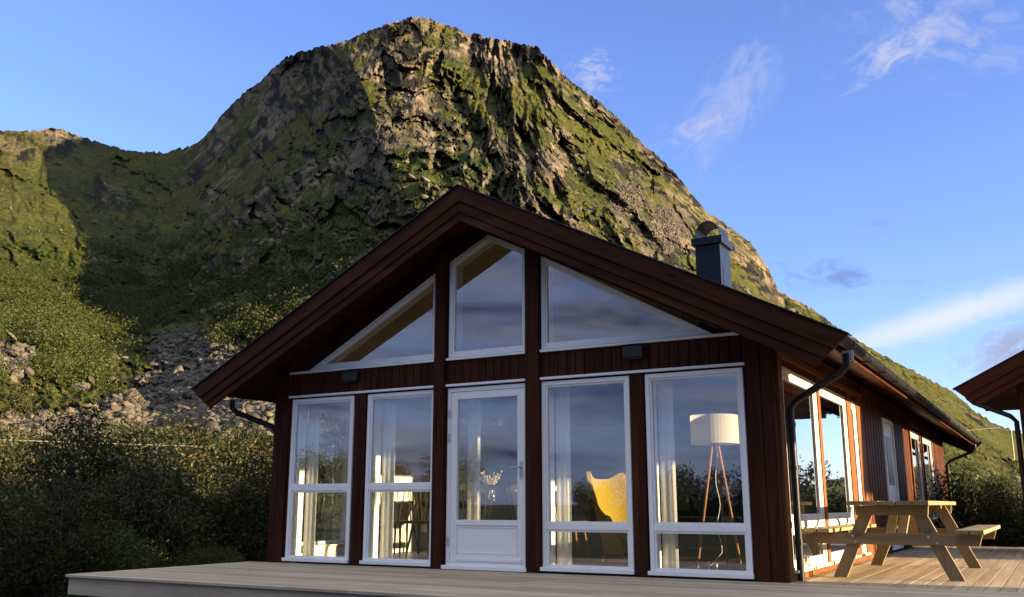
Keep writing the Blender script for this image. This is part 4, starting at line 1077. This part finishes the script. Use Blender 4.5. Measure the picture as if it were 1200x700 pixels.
stones('scree', np.clip(scr-.36, 0, 1)*lowmask*np.clip(gn2[:NE]*1.5+.8, .1, 1), 17000, .12, .82, 5, 'field of broken pale boulders spilling down the foot of the mountain')
stones('loose_rocks', np.clip(1-scr, 0, 1)*lowmask*np.clip(gn[:NE]+.1, 0, 1)*(Hh > .2)*(Hh < .85), 2600, .2, 1.3, 6, 'scattered pale stones lying in the grass of the mountainside')
# the largest stones at the foot, each by itself
bp, bd, rg = scatter((scr > .25)*lowmask*(D < 130)*(A < -10), 60, 77)
for k in range(len(bp)):
    S = RS[k % 14]; s_ = rg.uniform(.4, .95)*(bd[k]/75); th = rg.uniform(0, 6.3); V = S*np.array([s_, s_*.8, s_*.65]); c, s2 = math.cos(th), math.sin(th)
    V = np.stack([V[:, 0]*c-V[:, 1]*s2, V[:, 0]*s2+V[:, 1]*c, V[:, 2]], -1); o = mesh_np('boulder', V, IF, M['stone']); o.location = Vector(bp[k])+Vector((0, 0, .15*s_))
    tag(o, 'large pale granite boulder at the lower edge of the boulder field', 'boulder', 'large boulders at the foot of the mountain')
def scrub(name, prob, n, smin, smax, m, seed, label, leaves=70, lsize=.30):
    p, d, rg = scatter(prob, n, seed); r = smin+(smax-smin)*rg.uniform(0, 1, n)**1.6
    C = np.repeat(p, leaves, 0); rr = np.repeat(r, leaves); q = rg.normal(size=(len(C), 3)); q /= np.linalg.norm(q, axis=1, keepdims=True)
    q *= (rg.uniform(.3, 1, size=(len(C), 1))**.5)*np.array([1, 1, .85])*(1+.25*rg.normal(size=(len(C), 1))); C = C+q*rr[:, None]+np.array([0, 0, .45])*rr[:, None]
    size = (lsize*(rr/ smax+.5))[:, None]; n_ = len(C); dd = rg.normal(size=(n_, 3)); dd /= np.linalg.norm(dd, axis=1, keepdims=True)
    e = rg.normal(size=(n_, 3)); e -= (e*dd).sum(1, keepdims=True)*dd; e /= np.linalg.norm(e, axis=1, keepdims=True); f = np.cross(dd, e)
    V = np.stack([C-e*size, C+f*size*.45, C+e*size, C-f*size*.45], 1).reshape(-1, 3)
    o = mesh_np(name, V, np.arange(n_*4).reshape(-1, 4), M[m]); tag(o, label, 'scrub', kind='stuff'); return o
ns = np.clip(.5-scr, 0, 1)*2
bushy = blob([(90,400,6,3.5),(130,440,4,2),(40,460,4,2),(100,350,4,2),(30,330,3,2)], 1.)[:NE]
scrub('hillside_scrub', ns*bushy*(D > 60)*np.clip((gn2+gn)[:NE]*1.6+.25, 0, 1), 2600, .4, 2.5, 'leaf_olive', 31, 'leafy green birch scrub spreading over the lower left slope', 110, .15)
dark = blob([(300,370,6,2.5),(370,340,4,2.5),(250,330,5,2.5)], 1.)[:NE]
scrub('shaded_scrub', ns*dark*(D > 90)*np.clip(gn2[:NE]+.2, 0, 1), 1500, .6, 1.9, 'leaf_olive', 32, 'dark scrub clinging below the shaded cliff', 80, .17)
scrub('foot_scrub', np.clip(1-scr*.9, 0, 1)*((D > 38)*(D < 80)+.25*(D > 38)*(D < 120)*(A < -8)), 1400, .35, 1.35, 'leaf_foot', 33, 'low green bushes among the boulders at the foot of the mountain', 260, .085)
scrub('right_scrub', (A > 12)*(D > 40)*(D < 330)*(Eg > 0)*np.clip(gn2[:NE]+.25, 0, 1), 2200, .35, 1.5, 'leaf_olive', 34, 'low heather and bushes on the sunlit right-hand slope', 70, .13)

# ------------------------------------------------------------------ rails at the foot of the slope
def rail(pts, label, h=.75, post=4., r=.035, level=None):
    g_ = [Vector((p[0], p[1], p[2] if len(p) > 2 else level or ground_at(*p)+h)) for p in pts]; c = pts[len(pts)//2][:2]
    root = empty('guard_rail', (c[0], c[1], ground_at(*c)), label, 'railing')
    MB().tube(g_, r, 6).build('rail', M['galv_dull'], root, smooth=True)
    for p in g_[::2]: MB().tube([(p.x, p.y, ground_at(p.x, p.y)-.3), tuple(p)], r*.8, 6).build('post', M['galv_dull'], root)
M['galv_dull'] = plain('dull_steel', (.16, .16, .15), .6, .2, 9)
rail([polar(a, 47+.15*(a+36)) for a in np.linspace(-36, -11, 14)], 'thin galvanised rail running level along the foot of the boulder field', 1.9, r=.018, level=3.55)
q0, q1 = [slope_point(*ae(*p))[0] for p in ((1105, 510), (1172, 503))]
rail([(q0[0]+(q1[0]-q0[0])*t, q0[1]+(q1[1]-q0[1])*t, q0[2]+(q1[2]-q0[2])*t+.6) for t in np.linspace(-.15, 1, 6)], 'pale rail climbing the slope behind the far end of the cabin', .9, r=.07)
pb, dpb = slope_point(*ae(1190, 540)); ph = dpb*(math.tan(R(ae(1188, 499)[1]))-math.tan(R(ae(1190, 540)[1])))
mp = empty('marker_pole', tuple(pb), 'slim white pole standing on the slope near the right edge', 'pole')
MB().tube([(pb[0], pb[1], pb[2]-.3), (pb[0], pb[1], pb[2]+ph)], .07, 8).build('shaft', M['white'], mp)
MB().tube([(pb[0], pb[1], pb[2]+ph), (pb[0], pb[1], pb[2]+ph+.08)], .09, 8).build('cap', M['galv'], mp)
